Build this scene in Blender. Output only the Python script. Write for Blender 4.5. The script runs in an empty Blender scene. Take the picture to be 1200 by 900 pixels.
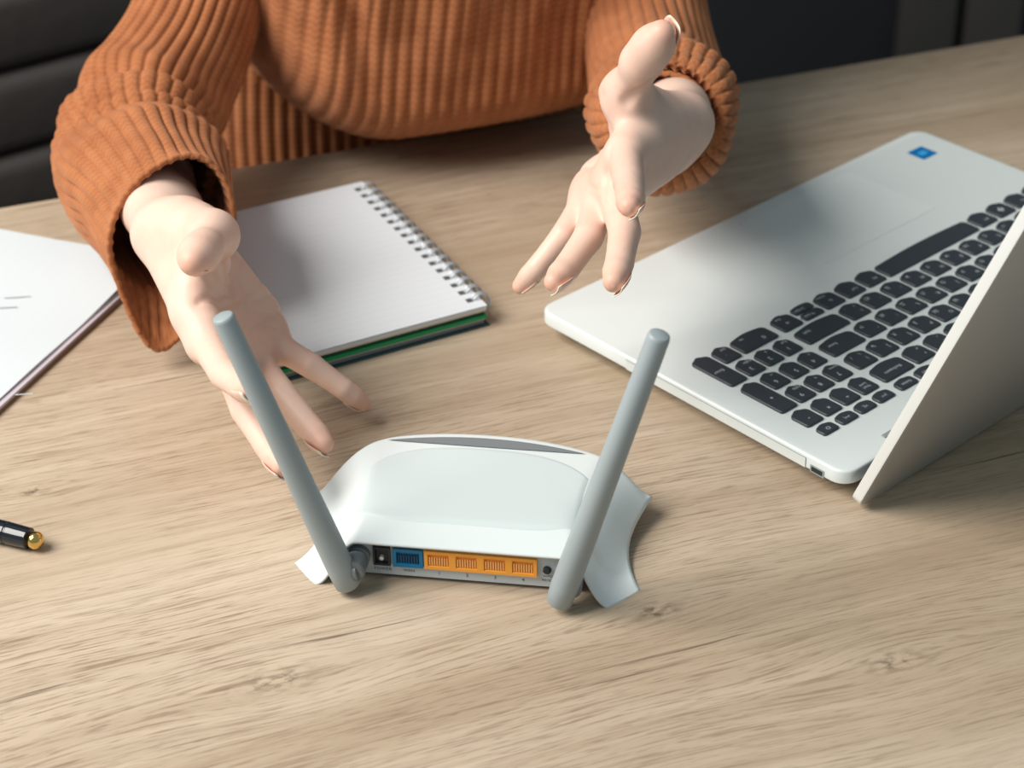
import bpy, bmesh, math, random
import numpy as np
from mathutils import Vector, Matrix
random.seed(4)
scene = bpy.context.scene
COL = scene.collection
R = math.radians

# ---------------------------------------------------------------- camera
FPX = 2400.0
CAM = np.array([0.0, 0.0, 0.6374])
c_right = np.array([0.99984663, -0.00942356, -0.01476164])
c_down = np.array([-0.01751312, -0.53800316, -0.84276088])
c_fwd = np.array([0.0, 0.84289015, -0.53808568])
cam = bpy.data.cameras.new('camera')
cam.sensor_width = 36.0
cam.lens = FPX / 1200.0 * 36.0
cam.dof.use_dof = True
cam.dof.focus_distance = 1.04
cam.dof.aperture_fstop = 9.0
cam.clip_start = 0.02
co = bpy.data.objects.new('camera', cam)
COL.objects.link(co)
co.matrix_world = Matrix(((c_right[0], -c_down[0], -c_fwd[0], CAM[0]),
                          (c_right[1], -c_down[1], -c_fwd[1], CAM[1]),
                          (c_right[2], -c_down[2], -c_fwd[2], CAM[2]),
                          (0, 0, 0, 1)))
scene.camera = co
# ---------------------------------------------------------------- light
world = bpy.data.worlds.new('world')
scene.world = world
world.use_nodes = True
world.node_tree.nodes['Background'].inputs[0].default_value = (0.77, 0.94, 1.0, 1)
world.node_tree.nodes['Background'].inputs[1].default_value = 0.32


def area(name, loc, target, sx, sy, power, color):
    l = bpy.data.lights.new(name, 'AREA')
    l.shape = 'RECTANGLE'
    l.size, l.size_y = sx, sy
    l.energy = power
    l.color = color
    o = bpy.data.objects.new(name, l)
    COL.objects.link(o)
    o.location = loc
    o.rotation_euler = (Vector(target) - Vector(loc)).to_track_quat('-Z', 'Y').to_euler()
    return o


area('window_daylight', (-1.50, 0.60, 1.66), (0, 1.0, 0), 1.35, 1.35, 80, (1.0, 0.945, 0.88))
vs = scene.view_settings
vs.view_transform = 'Standard'
vs.look = 'None'
vs.gamma = 1.0
vs.use_curve_mapping = False
vs.exposure = 0.0


# ---------------------------------------------------------------- geometry helpers
def ray(x, y):
    d = (x - 600) / FPX * c_right + (y - 450) / FPX * c_down + c_fwd
    return d / np.linalg.norm(d)


def P(x, y, z=0.0):
    """point at height z seen at photo pixel x, y"""
    d = ray(x, y)
    return CAM + d * ((z - CAM[2]) / d[2])


def new_obj(name, mesh, mats=None, parent=None):
    o = bpy.data.objects.new(name, mesh)
    COL.objects.link(o)
    if mats is not None and len(mesh.materials) == 0:
        for m in (mats if isinstance(mats, (list, tuple)) else [mats]):
            mesh.materials.append(m)
    if parent is not None:
        o.parent = parent
    return o


def tag(o, label=None, cat=None, group=None, kind=None):
    if label: o['label'] = label
    if cat: o['category'] = cat
    if group: o['group'] = group
    if kind: o['kind'] = kind
    return o


def empty(name, loc=(0, 0, 0), rz=0.0):
    o = bpy.data.objects.new(name, None)
    COL.objects.link(o)
    o.location = loc
    o.rotation_euler = (0, 0, rz)
    o.empty_display_size = 0.02
    return o


def pymesh(name, verts, faces, smooth=True):
    me = bpy.data.meshes.new(name)
    me.from_pydata([tuple(map(float, v)) for v in verts], [], [tuple(map(int, f)) for f in faces])
    me.update()
    if smooth:
        me.polygons.foreach_set('use_smooth', [True] * len(me.polygons))
    return me


def bm_mesh(name, bm, smooth=False, angle=None):
    me = bpy.data.meshes.new(name)
    bmesh.ops.recalc_face_normals(bm, faces=bm.faces)
    if smooth:
        for f in bm.faces: f.smooth = True
        if angle is not None:
            for e in bm.edges:
                if len(e.link_faces) == 2 and e.calc_face_angle(0) > angle:
                    e.smooth = False
    bm.to_mesh(me)
    bm.free()
    return me


def box_bm(x0, x1, y0, y1, z0, z1, bevel=0.0, seg=2, bm=None):
    own = bm is None
    if own: bm = bmesh.new()
    vs_ = [bm.verts.new((x, y, z)) for z in (z0, z1) for y in (y0, y1) for x in (x0, x1)]
    fs = [(0, 2, 3, 1), (4, 5, 7, 6), (0, 1, 5, 4), (2, 6, 7, 3), (0, 4, 6, 2), (1, 3, 7, 5)]
    faces = [bm.faces.new([vs_[i] for i in f]) for f in fs]
    if bevel > 0:
        es = list({e for f in faces for e in f.edges})
        bmesh.ops.bevel(bm, geom=es, offset=bevel, segments=seg, profile=0.5, affect='EDGES')
    return bm


def box(name, dims, mat, parent=None, bevel=0.0, seg=2):
    bm = box_bm(*dims, bevel=bevel, seg=seg)
    return new_obj(name, bm_mesh(name, bm, bevel > 0, R(40)), mat, parent)


def frame_of(t):
    t = np.asarray(t, float)
    t = t / np.linalg.norm(t)
    a = np.array([0, 0, 1.0]) if abs(t[2]) < 0.9 else np.array([1.0, 0, 0])
    s = np.cross(t, a); s /= np.linalg.norm(s)
    return t, s, np.cross(s, t)


def lathe(name, prof, p0, axis, mat, parent=None, n=28, mat_idx=None, smooth_angle=R(35)):
    """prof: list of (distance along axis, radius)"""
    t, s, w = frame_of(axis)
    p0 = np.asarray(p0, float)
    bm = bmesh.new()
    rings = []
    for d, r in prof:
        if r < 1e-6:
            rings.append([bm.verts.new(tuple(p0 + t * d))])
        else:
            rings.append([bm.verts.new(tuple(p0 + t * d + r * (math.cos(2 * math.pi * k / n) * s + math.sin(2 * math.pi * k / n) * w))) for k in range(n)])
    for i in range(len(rings) - 1):
        a, b = rings[i], rings[i + 1]
        for k in range(n):
            k2 = (k + 1) % n
            if len(a) == 1 and len(b) == 1: continue
            if len(a) == 1: f = bm.faces.new((a[0], b[k], b[k2]))
            elif len(b) == 1: f = bm.faces.new((a[k], b[0], a[k2]))
            else: f = bm.faces.new((a[k], b[k], b[k2], a[k2]))
            if mat_idx: f.material_index = mat_idx[i]
    if len(rings[0]) > 1: bm.faces.new(rings[0])
    if len(rings[-1]) > 1: bm.faces.new(list(reversed(rings[-1])))
    return new_obj(name, bm_mesh(name, bm, True, smooth_angle), mat, parent)


def catmull(pts, n):
    pts = np.asarray(pts, float)
    m = len(pts)
    ext = np.vstack([2 * pts[0] - pts[1], pts, 2 * pts[-1] - pts[-2]])
    out = []
    for i in range(n):
        u = i / (n - 1) * (m - 1)
        k = min(int(u), m - 2); f = u - k
        p0, p1, p2, p3 = ext[k:k + 4]
        out.append(0.5 * ((2 * p1) + (-p0 + p2) * f + (2 * p0 - 5 * p1 + 4 * p2 - p3) * f * f + (-p0 + 3 * p1 - 3 * p2 + p3) * f ** 3))
    return np.array(out)


def poly_prism(name, outline, z0, z1, mat, parent=None, bevel=0.0, seg=2):
    bm = bmesh.new()
    a = [bm.verts.new((x, y, z0)) for x, y in outline]
    b = [bm.verts.new((x, y, z1)) for x, y in outline]
    n = len(outline)
    bm.faces.new(list(reversed(a)))
    top = bm.faces.new(b)
    for k in range(n):
        bm.faces.new((a[k], a[(k + 1) % n], b[(k + 1) % n], b[k]))
    if bevel > 0:
        bmesh.ops.bevel(bm, geom=list(top.edges), offset=bevel, segments=seg, profile=0.5, affect='EDGES')
    return new_obj(name, bm_mesh(name, bm, True, R(35)), mat, parent)


def rrect(x0, x1, y0, y1, r, n=6):
    out = []
    for cx, cy, a0 in ((x1 - r, y1 - r, 0), (x0 + r, y1 - r, 90), (x0 + r, y0 + r, 180), (x1 - r, y0 + r, 270)):
        for k in range(n + 1):
            a = R(a0 + 90 * k / n)
            out.append((cx + r * math.cos(a), cy + r * math.sin(a)))
    return out


_txt = {}


def text_mesh(body, size):
    key = (body, round(size, 5))
    if key in _txt: return _txt[key]
    cu = bpy.data.curves.new('txt', 'FONT')
    cu.body = body
    cu.size = size
    cu.align_x = 'CENTER'
    cu.align_y = 'CENTER'
    cu.resolution_u = 2
    o = bpy.data.objects.new('txt', cu)
    COL.objects.link(o)
    dg = bpy.context.evaluated_depsgraph_get()
    me = bpy.data.meshes.new_from_object(o.evaluated_get(dg))
    bpy.data.objects.remove(o)
    bpy.data.curves.remove(cu)
    me.name = 'lettering'
    _txt[key] = me
    return me


# ---------------------------------------------------------------- materials
def pbr(name, col, rough=0.5, metal=0.0, spec=0.5, **kw):
    m = bpy.data.materials.new(name)
    m.use_nodes = True
    b = m.node_tree.nodes['Principled BSDF']
    b.inputs['Base Color'].default_value = (*col, 1)
    b.inputs['Roughness'].default_value = rough
    b.inputs['Metallic'].default_value = metal
    b.inputs['Specular IOR Level'].default_value = spec
    for k, v in kw.items(): b.inputs[k].default_value = v
    return m


class NT:
    def __init__(s, m):
        s.m = m; s.t = m.node_tree; s.b = s.t.nodes['Principled BSDF']

    def n(s, typ, **kw):
        nd = s.t.nodes.new(typ)
        for k, v in kw.items():
            if k.startswith('i_'):
                k = k[2:]
                nd.inputs[int(k) if k.isdigit() else k].default_value = v
            else: setattr(nd, k, v)
        return nd

    def l(s, a, b): s.t.links.new(a, b)

    def math(s, op, a, b=None, clamp=False):
        nd = s.t.nodes.new('ShaderNodeMath'); nd.operation = op; nd.use_clamp = clamp
        for i, v in enumerate((a, b)):
            if v is None: continue
            if isinstance(v, (int, float)): nd.inputs[i].default_value = v
            else: s.l(v, nd.inputs[i])
        return nd.outputs[0]

    def ramp(s, fac, stops, interp='LINEAR'):
        nd = s.t.nodes.new('ShaderNodeValToRGB')
        nd.color_ramp.interpolation = interp
        el = nd.color_ramp.elements
        while len(el) < len(stops): el.new(0.5)
        for e, (p, c) in zip(el, stops):
            e.position = p
            e.color = (*c, 1) if len(c) == 3 else c
        s.l(fac, nd.inputs[0])
        return nd.outputs[0]

    def mix(s, fac, a, b, mode='MIX'):
        nd = s.t.nodes.new('ShaderNodeMix'); nd.data_type = 'RGBA'; nd.blend_type = mode
        for i, v in ((0, fac), (6, a), (7, b)):
            if isinstance(v, (int, float)): nd.inputs[i].default_value = v
            elif isinstance(v, tuple): nd.inputs[i].default_value = (*v, 1)
            else: s.l(v, nd.inputs[i])
        return nd.outputs[2]

    def noise(s, vec, scale=(1, 1, 1), sc=1.0, detail=3, rough=0.55, dist=0.0, loc=(0, 0, 0)):
        mp = s.n('ShaderNodeMapping')
        mp.inputs['Scale'].default_value = scale
        mp.inputs['Location'].default_value = loc
        s.l(vec, mp.inputs['Vector'])
        no = s.n('ShaderNodeTexNoise')
        no.inputs['Scale'].default_value = sc
        no.inputs['Detail'].default_value = detail
        no.inputs['Roughness'].default_value = rough
        no.inputs['Distortion'].default_value = dist
        s.l(mp.outputs[0], no.inputs['Vector'])
        return no.outputs['Fac']

    def bump(s, h, strength, dist=0.001):
        b = s.n('ShaderNodeBump')
        b.inputs['Strength'].default_value = strength
        b.inputs['Distance'].default_value = dist
        s.l(h, b.inputs['Height'])
        s.l(b.outputs[0], s.b.inputs['Normal'])


def wood_material(knots):
    m = pbr('oak_veneer', (0.5, 0.4, 0.28), 0.42, spec=0.35)
    t = NT(m)
    tc = t.n('ShaderNodeTexCoord').outputs['Object']
    sep = t.n('ShaderNodeSeparateXYZ'); t.l(tc, sep.inputs[0])
    x, y = sep.outputs[0], sep.outputs[1]
    # grain bends: slow sideways drift, plus a swelling round each knot
    drift = t.noise(tc, (2.6, 2.6, 1), 1.0, 2, 0.5)
    yy = t.math('ADD', y, t.math('MULTIPLY', t.math('SUBTRACT', drift, 0.5), 0.045))
    kmask = None
    for kx, ky, kr in knots:
        dx = t.math('SUBTRACT', x, kx); dy = t.math('SUBTRACT', y, ky)
        ax = t.math('DIVIDE', dx, kr * 2.6); ay = t.math('DIVIDE', dy, kr)
        r2 = t.math('ADD', t.math('MULTIPLY', ax, ax), t.math('MULTIPLY', ay, ay))
        g = t.math('POWER', 2.718, t.math('MULTIPLY', r2, -0.55))
        yy = t.math('SUBTRACT', yy, t.math('MULTIPLY', t.math('MULTIPLY', dy, g), 0.72))
        bx = t.math('DIVIDE', dx, kr * 0.8); by = t.math('DIVIDE', dy, kr * 0.42)
        q = t.math('ADD', t.math('MULTIPLY', bx, bx), t.math('MULTIPLY', by, by))
        q = t.math('POWER', 2.718, t.math('MULTIPLY', q, -1.0))
        kmask = q if kmask is None else t.math('MAXIMUM', kmask, q)
    cb = t.n('ShaderNodeCombineXYZ')
    t.l(x, cb.inputs[0]); t.l(yy, cb.inputs[1])
    v = cb.outputs[0]
    broad = t.noise(v, (1.5, 13, 1), 1.0, 3, 0.5, 0.3)
    mid = t.noise(v, (3.6, 120, 1), 1.0, 4, 0.62, 0.2, (3, 1, 0))
    fine = t.noise(v, (20, 640, 1), 1.0, 3, 0.62, 0.0, (7, 2, 0))
    pore = t.noise(v, (60, 1100, 1), 1.0, 2, 0.5, 0.0, (1, 5, 0))
    patch = t.noise(tc, (4, 8, 1), 1.0, 2, 0.5, 0.0, (11, 3, 0))
    c = t.ramp(broad, [(0.26, (0.385, 0.294, 0.210)), (0.45, (0.475, 0.377, 0.275)), (0.60, (0.545, 0.443, 0.333)), (0.78, (0.605, 0.506, 0.393))])
    c = t.mix(t.math('MULTIPLY', t.ramp(mid, [(0.30, (1, 1, 1)), (0.50, (0, 0, 0))]), 0.34), c, (0.280, 0.195, 0.125))
    c = t.mix(t.math('MULTIPLY', t.ramp(mid, [(0.52, (0, 0, 0)), (0.72, (1, 1, 1))]), 0.35), c, (0.68, 0.57, 0.435))
    tone = t.noise(tc, (2.4, 5.5, 1), 1.0, 3, 0.5, 0.5, (4, 8, 0))
    c = t.mix(t.math('MULTIPLY', t.ramp(tone, [(0.46, (0, 0, 0)), (0.66, (1, 1, 1))]), 0.45), c, (0.375, 0.278, 0.185))
    fstr = t.ramp(patch, [(0.35, (0.28,) * 3), (0.62, (0.78,) * 3)])
    c = t.mix(t.math('MULTIPLY', t.ramp(fine, [(0.34, (1, 1, 1)), (0.48, (0, 0, 0))]), fstr), c, (0.235, 0.160, 0.10))
    dash = t.noise(v, (52, 950, 1), 1.0, 2, 0.6, 0.0, (2, 6, 0))
    c = t.mix(t.math('MULTIPLY', t.ramp(dash, [(0.56, (0, 0, 0)), (0.68, (1, 1, 1))]), t.math('MULTIPLY', fstr, 0.85)), c, (0.19, 0.128, 0.08))
    # dark open pores and short cracks along the grain
    crack = t.noise(v, (5.5, 210, 1), 1.0, 4, 0.65, 0.15, (9, 9, 0))
    ck = t.ramp(crack, [(0.63, (0, 0, 0)), (0.72, (1, 1, 1))])
    c = t.mix(t.math('MULTIPLY', ck, 0.8), c, (0.10, 0.065, 0.042))
    kn = t.noise(tc, (130, 260, 1), 1.0, 3, 0.6)
    km = t.math('MULTIPLY', kmask, t.ramp(kn, [(0.45, (0, 0, 0)), (0.62, (1, 1, 1))]))
    c = t.mix(t.math('MULTIPLY', kmask, 0.35), c, (0.52, 0.41, 0.29))
    c = t.mix(t.math('MULTIPLY', km, 0.85), c, (0.07, 0.045, 0.03))
    t.l(c, t.b.inputs['Base Color'])
    h = t.math('ADD', t.math('MULTIPLY', fine, 0.5), t.math('ADD', t.math('MULTIPLY', pore, 0.2), t.math('MULTIPLY', ck, -0.7)))
    t.bump(h, 0.35, 0.0006)
    return m


def sweater_material():
    m = pbr('rust_rib_knit', (0.40, 0.135, 0.055), 0.9, spec=0.15)
    t = NT(m)
    t.b.inputs['Sheen Weight'].default_value = 0.25
    t.b.inputs['Sheen Roughness'].default_value = 0.5
    t.b.inputs['Sheen Tint'].default_value = (1.0, 0.6, 0.4, 1)
    uv = t.n('ShaderNodeUVMap').outputs[0]
    sep = t.n('ShaderNodeSeparateXYZ'); t.l(uv, sep.inputs[0])
    # stitch rows: small V shapes running across each rib
    ph = t.math('ABSOLUTE', t.math('SUBTRACT', t.math('FRACT', t.math('MULTIPLY', sep.outputs[0], 2.0)), 0.5))
    row = t.math('SINE', t.math('ADD', t.math('MULTIPLY', sep.outputs[1], 2 * math.pi / 0.0042), t.math('MULTIPLY', ph, 5.0)))
    tc = t.n('ShaderNodeTexCoord').outputs['Object']
    nz = t.noise(tc, (1, 1, 1), 600, 2, 0.6)
    fz = t.noise(tc, (1, 1, 1), 45, 3, 0.6)
    col = t.ramp(t.math('ADD', t.math('MULTIPLY', row, 0.10), fz), [(0.3, (0.325, 0.112, 0.044)), (0.7, (0.445, 0.172, 0.072))])
    t.l(col, t.b.inputs['Base Color'])
    t.bump(t.math('ADD', t.math('MULTIPLY', row, 0.3), nz), 0.3, 0.0007)
    return m


def skin_material():
    m = pbr('skin', (0.72, 0.47, 0.34), 0.48, spec=0.4)
    t = NT(m)
    t.b.inputs['Subsurface Weight'].default_value = 0.12
    t.b.inputs['Subsurface Radius'].default_value = (1.0, 0.35, 0.2)
    t.b.inputs['Subsurface Scale'].default_value = 0.004
    at = t.n('ShaderNodeAttribute', attribute_name='flush')
    tc = t.n('ShaderNodeTexCoord').outputs['Object']
    nz = t.noise(tc, (1, 1, 1), 60, 3, 0.6)
    c = t.mix(t.ramp(nz, [(0.35, (0, 0, 0)), (0.7, (1, 1, 1))]), (0.80, 0.580, 0.475), (0.78, 0.530, 0.43))
    c = t.mix(t.math('MULTIPLY', at.outputs['Fac'], 0.85, True), c, (0.74, 0.40, 0.29))
    t.l(c, t.b.inputs['Base Color'])
    fn = t.noise(tc, (1, 1, 1), 900, 2, 0.6)
    t.bump(t.math('ADD', t.math('MULTIPLY', fn, 0.5), nz), 0.12, 0.0008)
    return m


def paper_material(name, col, pitch, margin=None, strength=0.16, axis=1):
    m = pbr(name, col, 0.75, spec=0.2)
    t = NT(m)
    tc = t.n('ShaderNodeTexCoord').outputs['Object']
    sep = t.n('ShaderNodeSeparateXYZ'); t.l(tc, sep.inputs[0])
    f = t.math('ABSOLUTE', t.math('SUBTRACT', t.math('FRACT', t.math('DIVIDE', sep.outputs[axis], pitch)), 0.5))
    ln = t.ramp(f, [(0.0, (1, 1, 1)), (0.05, (0, 0, 0))])
    c = t.mix(t.math('MULTIPLY', ln, strength), col, (0.35, 0.42, 0.52))
    t.l(c, t.b.inputs['Base Color'])
    return m


M = {}
M['white_plastic'] = pbr('white_plastic', (0.72, 0.78, 0.785), 0.28, spec=0.5)
M['white_plate'] = pbr('white_plate', (0.63, 0.71, 0.715), 0.32, spec=0.5)
M['grey_plastic'] = pbr('grey_plastic', (0.33, 0.385, 0.405), 0.42)
M['hinge_grey'] = pbr('hinge_grey', (0.16, 0.18, 0.19), 0.4)
M['panel_grey'] = pbr('panel_grey', (0.52, 0.58, 0.61), 0.4)
M['strip_grey'] = pbr('strip_grey', (0.20, 0.225, 0.24), 0.35)
M['port_black'] = pbr('port_black', (0.012, 0.018, 0.026), 0.4)
M['port_blue'] = pbr('port_blue', (0.0, 0.165, 0.36), 0.4)
M['port_orange'] = pbr('port_orange', (0.95, 0.40, 0.05), 0.45)
M['pin_gold'] = pbr('pin_gold', (0.95, 0.55, 0.2), 0.35, 0.3)
M['print_grey'] = pbr('print_grey', (0.07, 0.08, 0.09), 0.6)
M['silver'] = pbr('silver_plastic', (0.74, 0.80, 0.795), 0.45, 0.08)
M['silver_lid'] = pbr('silver_lid', (0.56, 0.55, 0.53), 0.36, 0.35)
M['lid_edge'] = pbr('lid_edge', (0.80, 0.82, 0.80), 0.4)
M['key_dark'] = pbr('key_dark', (0.036, 0.046, 0.057), 0.45)
M['legend'] = pbr('legend_print', (0.55, 0.59, 0.62), 0.6)
M['screen'] = pbr('screen_black', (0.01, 0.01, 0.012), 0.12)
M['sticker'] = pbr('sticker_blue', (0.0, 0.16, 0.44), 0.35)
M['sticker_light'] = pbr('sticker_pale_blue', (0.05, 0.36, 0.72), 0.4)
M['seam'] = pbr('seam_line', (0.30, 0.34, 0.35), 0.5)
M['pad_seam'] = pbr('touchpad_seam', (0.62, 0.67, 0.67), 0.5)
M['rubber'] = pbr('rubber', (0.05, 0.055, 0.06), 0.8)
M['pen_black'] = pbr('pen_lacquer', (0.01, 0.014, 0.02), 0.12, spec=0.6)
M['gold'] = pbr('polished_gold', (0.75, 0.50, 0.16), 0.16, 1.0)
M['wire'] = pbr('white_wire', (0.62, 0.66, 0.70), 0.3, 0.4)
M['green'] = pbr('green_card', (0.0, 0.30, 0.085), 0.5)
M['dark_card'] = pbr('dark_teal_card', (0.012, 0.055, 0.06), 0.5)
M['cream'] = pbr('cream_card', (0.70, 0.62, 0.40), 0.7)
M['kraft'] = pbr('brown_card', (0.22, 0.13, 0.08), 0.7)
M['lilac'] = pbr('lilac_paper', (0.55, 0.50, 0.56), 0.7)
M['hole'] = pbr('punched_hole', (0.08, 0.09, 0.10), 0.8)
M['notepage'] = paper_material('ruled_page', (0.72, 0.76, 0.80), 0.0071, strength=0.22)
M['sheet'] = paper_material('printed_sheet', (0.62, 0.675, 0.705), 0.0080, strength=0.10)
M['knit'] = sweater_material()
M['skin'] = skin_material()
M['nail'] = pbr('fingernail', (0.80, 0.54, 0.44), 0.32, spec=0.4)
M['nail_tip'] = pbr('fingernail_tip', (0.86, 0.76, 0.63), 0.4, spec=0.4)
M['hair'] = pbr('dark_hair', (0.03, 0.017, 0.011), 0.5)
M['jeans'] = pbr('dark_denim', (0.015, 0.02, 0.035), 0.85)
M['leather'] = pbr('charcoal_leather', (0.055, 0.050, 0.047), 0.5)
M['wall'] = pbr('dark_wall', (0.020, 0.021, 0.026), 0.85)
M['taupe'] = pbr('taupe_panel', (0.085, 0.078, 0.074), 0.7)
M['floor'] = pbr('dark_floor', (0.018, 0.018, 0.022), 0.6)
M['table_metal'] = pbr('black_metal', (0.02, 0.02, 0.02), 0.5, 0.6)
tn = NT(M['leather'])
_tc = tn.n('ShaderNodeTexCoord').outputs['Object']
tn.bump(tn.noise(_tc, (1, 1, 1), 35, 4, 0.6), 0.3, 0.004)
tn = NT(M['floor'])
_tc = tn.n('ShaderNodeTexCoord').outputs['Object']
tn.l(tn.ramp(tn.noise(_tc, (2, 22, 1), 1, 4), [(0.3, (0.012, 0.012, 0.015)), (0.7, (0.028, 0.026, 0.028))]), tn.b.inputs['Base Color'])

# ================================================================= STRUCTURE
FLOOR_Z = -0.75
EDGE_A = R(19.3)                                     # direction of the table's far edge
tdir = np.array([math.cos(EDGE_A), math.sin(EDGE_A), 0])
ndir = np.array([-math.sin(EDGE_A), math.cos(EDGE_A), 0])   # away from the photographer
EDGE_P = np.array([0.0, 1.352, 0.0])                 # a point of the far edge


def edge(t, n, z=0.0):
    return EDGE_P + tdir * t + ndir * n + np.array([0, 0, z])


tag(box('floor', (-2.4, 2.6, -0.6, 3.4, FLOOR_Z - 0.05, FLOOR_Z), M['floor']), kind='structure')
wb = tag(box('wall_back', (-2.4, 2.6, 3.0, 3.1, FLOOR_Z, 1.9), M['wall']), kind='structure')
for cx, wd in ((0.655, 0.088), (0.757, 0.088), (0.42, 0.05), (0.89, 0.03)):
    if wd < 0.08: continue
    box('panel', (cx - wd / 2, cx + wd / 2, 2.97, 3.0, FLOOR_Z, 1.85), M['taupe'], wb, 0.006)

# ================================================================= TABLE
table = empty('table', (EDGE_P[0], EDGE_P[1], FLOOR_Z), EDGE_A)
tag(table, 'light oak table with dark grain streaks and knots under the laptop and router', 'table')


def to_table(px, py):
    q = P(px, py, 0) - EDGE_P
    return float(q @ tdir), float(q @ ndir)


KN = [(*to_table(325, 797), 0.017), (*to_table(770, 716), 0.013), (*to_table(1050, 775), 0.015), (*to_table(620, 1010), 0.02), (*to_table(40, 575), 0.010)]
TH = 0.035
bm = box_bm(-0.95, 1.05, -0.86, 0.0, -TH - FLOOR_Z, -FLOOR_Z, bevel=0.003, seg=3)
new_obj('tabletop', bm_mesh('tabletop', bm, True, R(40)), wood_material(KN), table)
for lx in (-0.88, 0.98):
    for ly in (-0.80, -0.06):
        box('leg', (lx - 0.025, lx + 0.025, ly - 0.025, ly + 0.025, 0, -TH - FLOOR_Z), M['table_metal'], table, 0.003)
for ly in (-0.80, -0.06):
    box('apron', (-0.86, 0.96, ly - 0.012, ly + 0.012, -TH - FLOOR_Z - 0.05, -TH - FLOOR_Z), M['table_metal'], table, 0.002)

# ================================================================= SOFA
SA = R(34)
q0 = P(0, 160, -0.205)
sofa = empty('sofa', (q0[0], q0[1], FLOOR_Z), SA)
tag(sofa, 'charcoal leather sofa with horizontally channelled back behind the seated person', 'sofa')
SX0, SX1 = -0.45, 0.82
SEAT = 0.437
for i in range(5):
    z0 = SEAT + 0.08 * i
    box('back_pad', (SX0, SX1, 0.0 + 0.008 * i, 0.14, z0 + 0.001, z0 + 0.079), M['leather'], sofa, 0.016, 4)
box('backrest_frame', (SX0, SX1, 0.11, 0.17, 0.06, SEAT + 0.45), M['leather'], sofa, 0.01)
box('seat_cushion', (SX0, SX1, -0.62, 0.01, SEAT - 0.15, SEAT), M['leather'], sofa, 0.03, 4)
box('base', (SX0 + 0.02, SX1 - 0.02, -0.60, 0.12, 0.07, SEAT - 0.145), M['leather'], sofa, 0.01)
for lx in (SX0 + 0.08, SX1 - 0.08):
    for ly in (-0.55, 0.08):
        lathe('leg', [(0, 0.016), (0.08, 0.022)], (lx, ly, 0), (0, 0, 1), M['table_metal'], sofa, 14)

# ================================================================= LAPTOP
LW, LD, LZ = 0.357, 0.238, 0.0195
lap = empty('laptop', (0.016, 1.0515, 0), R(180 + 41.44))
tag(lap, 'silver laptop with dark keyboard and raised lid beside the router', 'laptop')
# base: side wall upright for 10 mm, then an undercut bottom; rounded plan corners
bm = bmesh.new()


def lring(inset, z, r):
    return [bm.verts.new((x, y, z)) for x, y in rrect(-LW + inset, -inset, inset, LD - inset * 0.6, r)]


levels = [(0.030, 0.0015, 0.010), (0.004, 0.0085, 0.010), (0.0, 0.0115, 0.010), (0.0, 0.0182, 0.010), (0.0006, 0.0192, 0.0097), (0.0018, LZ, 0.009)]
rg = [lring(*l) for l in levels]
for a, b in zip(rg[:-1], rg[1:]):
    n = len(a)
    for k in range(n): bm.faces.new((a[k], a[(k + 1) % n], b[(k + 1) % n], b[k]))
bm.faces.new(list(reversed(rg[0]))); bm.faces.new(rg[-1])
new_obj('base', bm_mesh('base', bm, True, R(50)), M['silver'], lap)
for fx in (-0.06, -LW + 0.06):
    for fy in (0.05, LD - 0.05):
        lathe('rubber_foot', [(0, 0.007), (0.0016, 0.008)], (fx, fy, 0), (0, 0, 1), M['rubber'], lap, 16)
# touchpad: a thin plate edged by a fine seam
box('touchpad_seam', (-0.272, -0.164, 0.010, 0.083, LZ - 0.001, LZ + 0.00008), M['pad_seam'], lap)
poly_prism('touchpad', rrect(-0.2717, -0.1643, 0.0104, 0.0826, 0.003), LZ - 0.001, LZ + 0.00018, M['silver'], lap)
st = poly_prism('sticker', rrect(-0.3365, -0.3215, 0.0195, 0.0340, 0.0008, 2), LZ, LZ + 0.00015, M['sticker'], lap)
tag(st, 'small square blue sticker on the palm rest')
s2 = box('sticker_print', (-0.3325, -0.3255, 0.0245, 0.0295, LZ + 0.0001, LZ + 0.0002), M['sticker_light'], st)
# side details on the numpad side
box('drive_tray', (-0.0005, 0.00025, 0.075, 0.2105, 0.0110, 0.0172), M['silver'], lap, 0.0001, 1)
box('seam', (-0.0005, 0.00035, 0.075, 0.2105, 0.01715, 0.01745), M['seam'], lap)
box('seam', (-0.0005, 0.00035, 0.2104, 0.2108, 0.0110, 0.0174), M['seam'], lap)
pf = box('port', (-0.0005, 0.0004, 0.2140, 0.2235, 0.0105, 0.0150), M['seam'], lap)
box('port_opening', (-0.0004, 0.0006, 0.2150, 0.2225, 0.0115, 0.0142), M['port_black'], pf)

# ---- keys
U0, NP, KP, V0, VP = 0.02584, 0.01567, 0.019, 0.1128, 0.01862
_kc = {}


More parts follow.
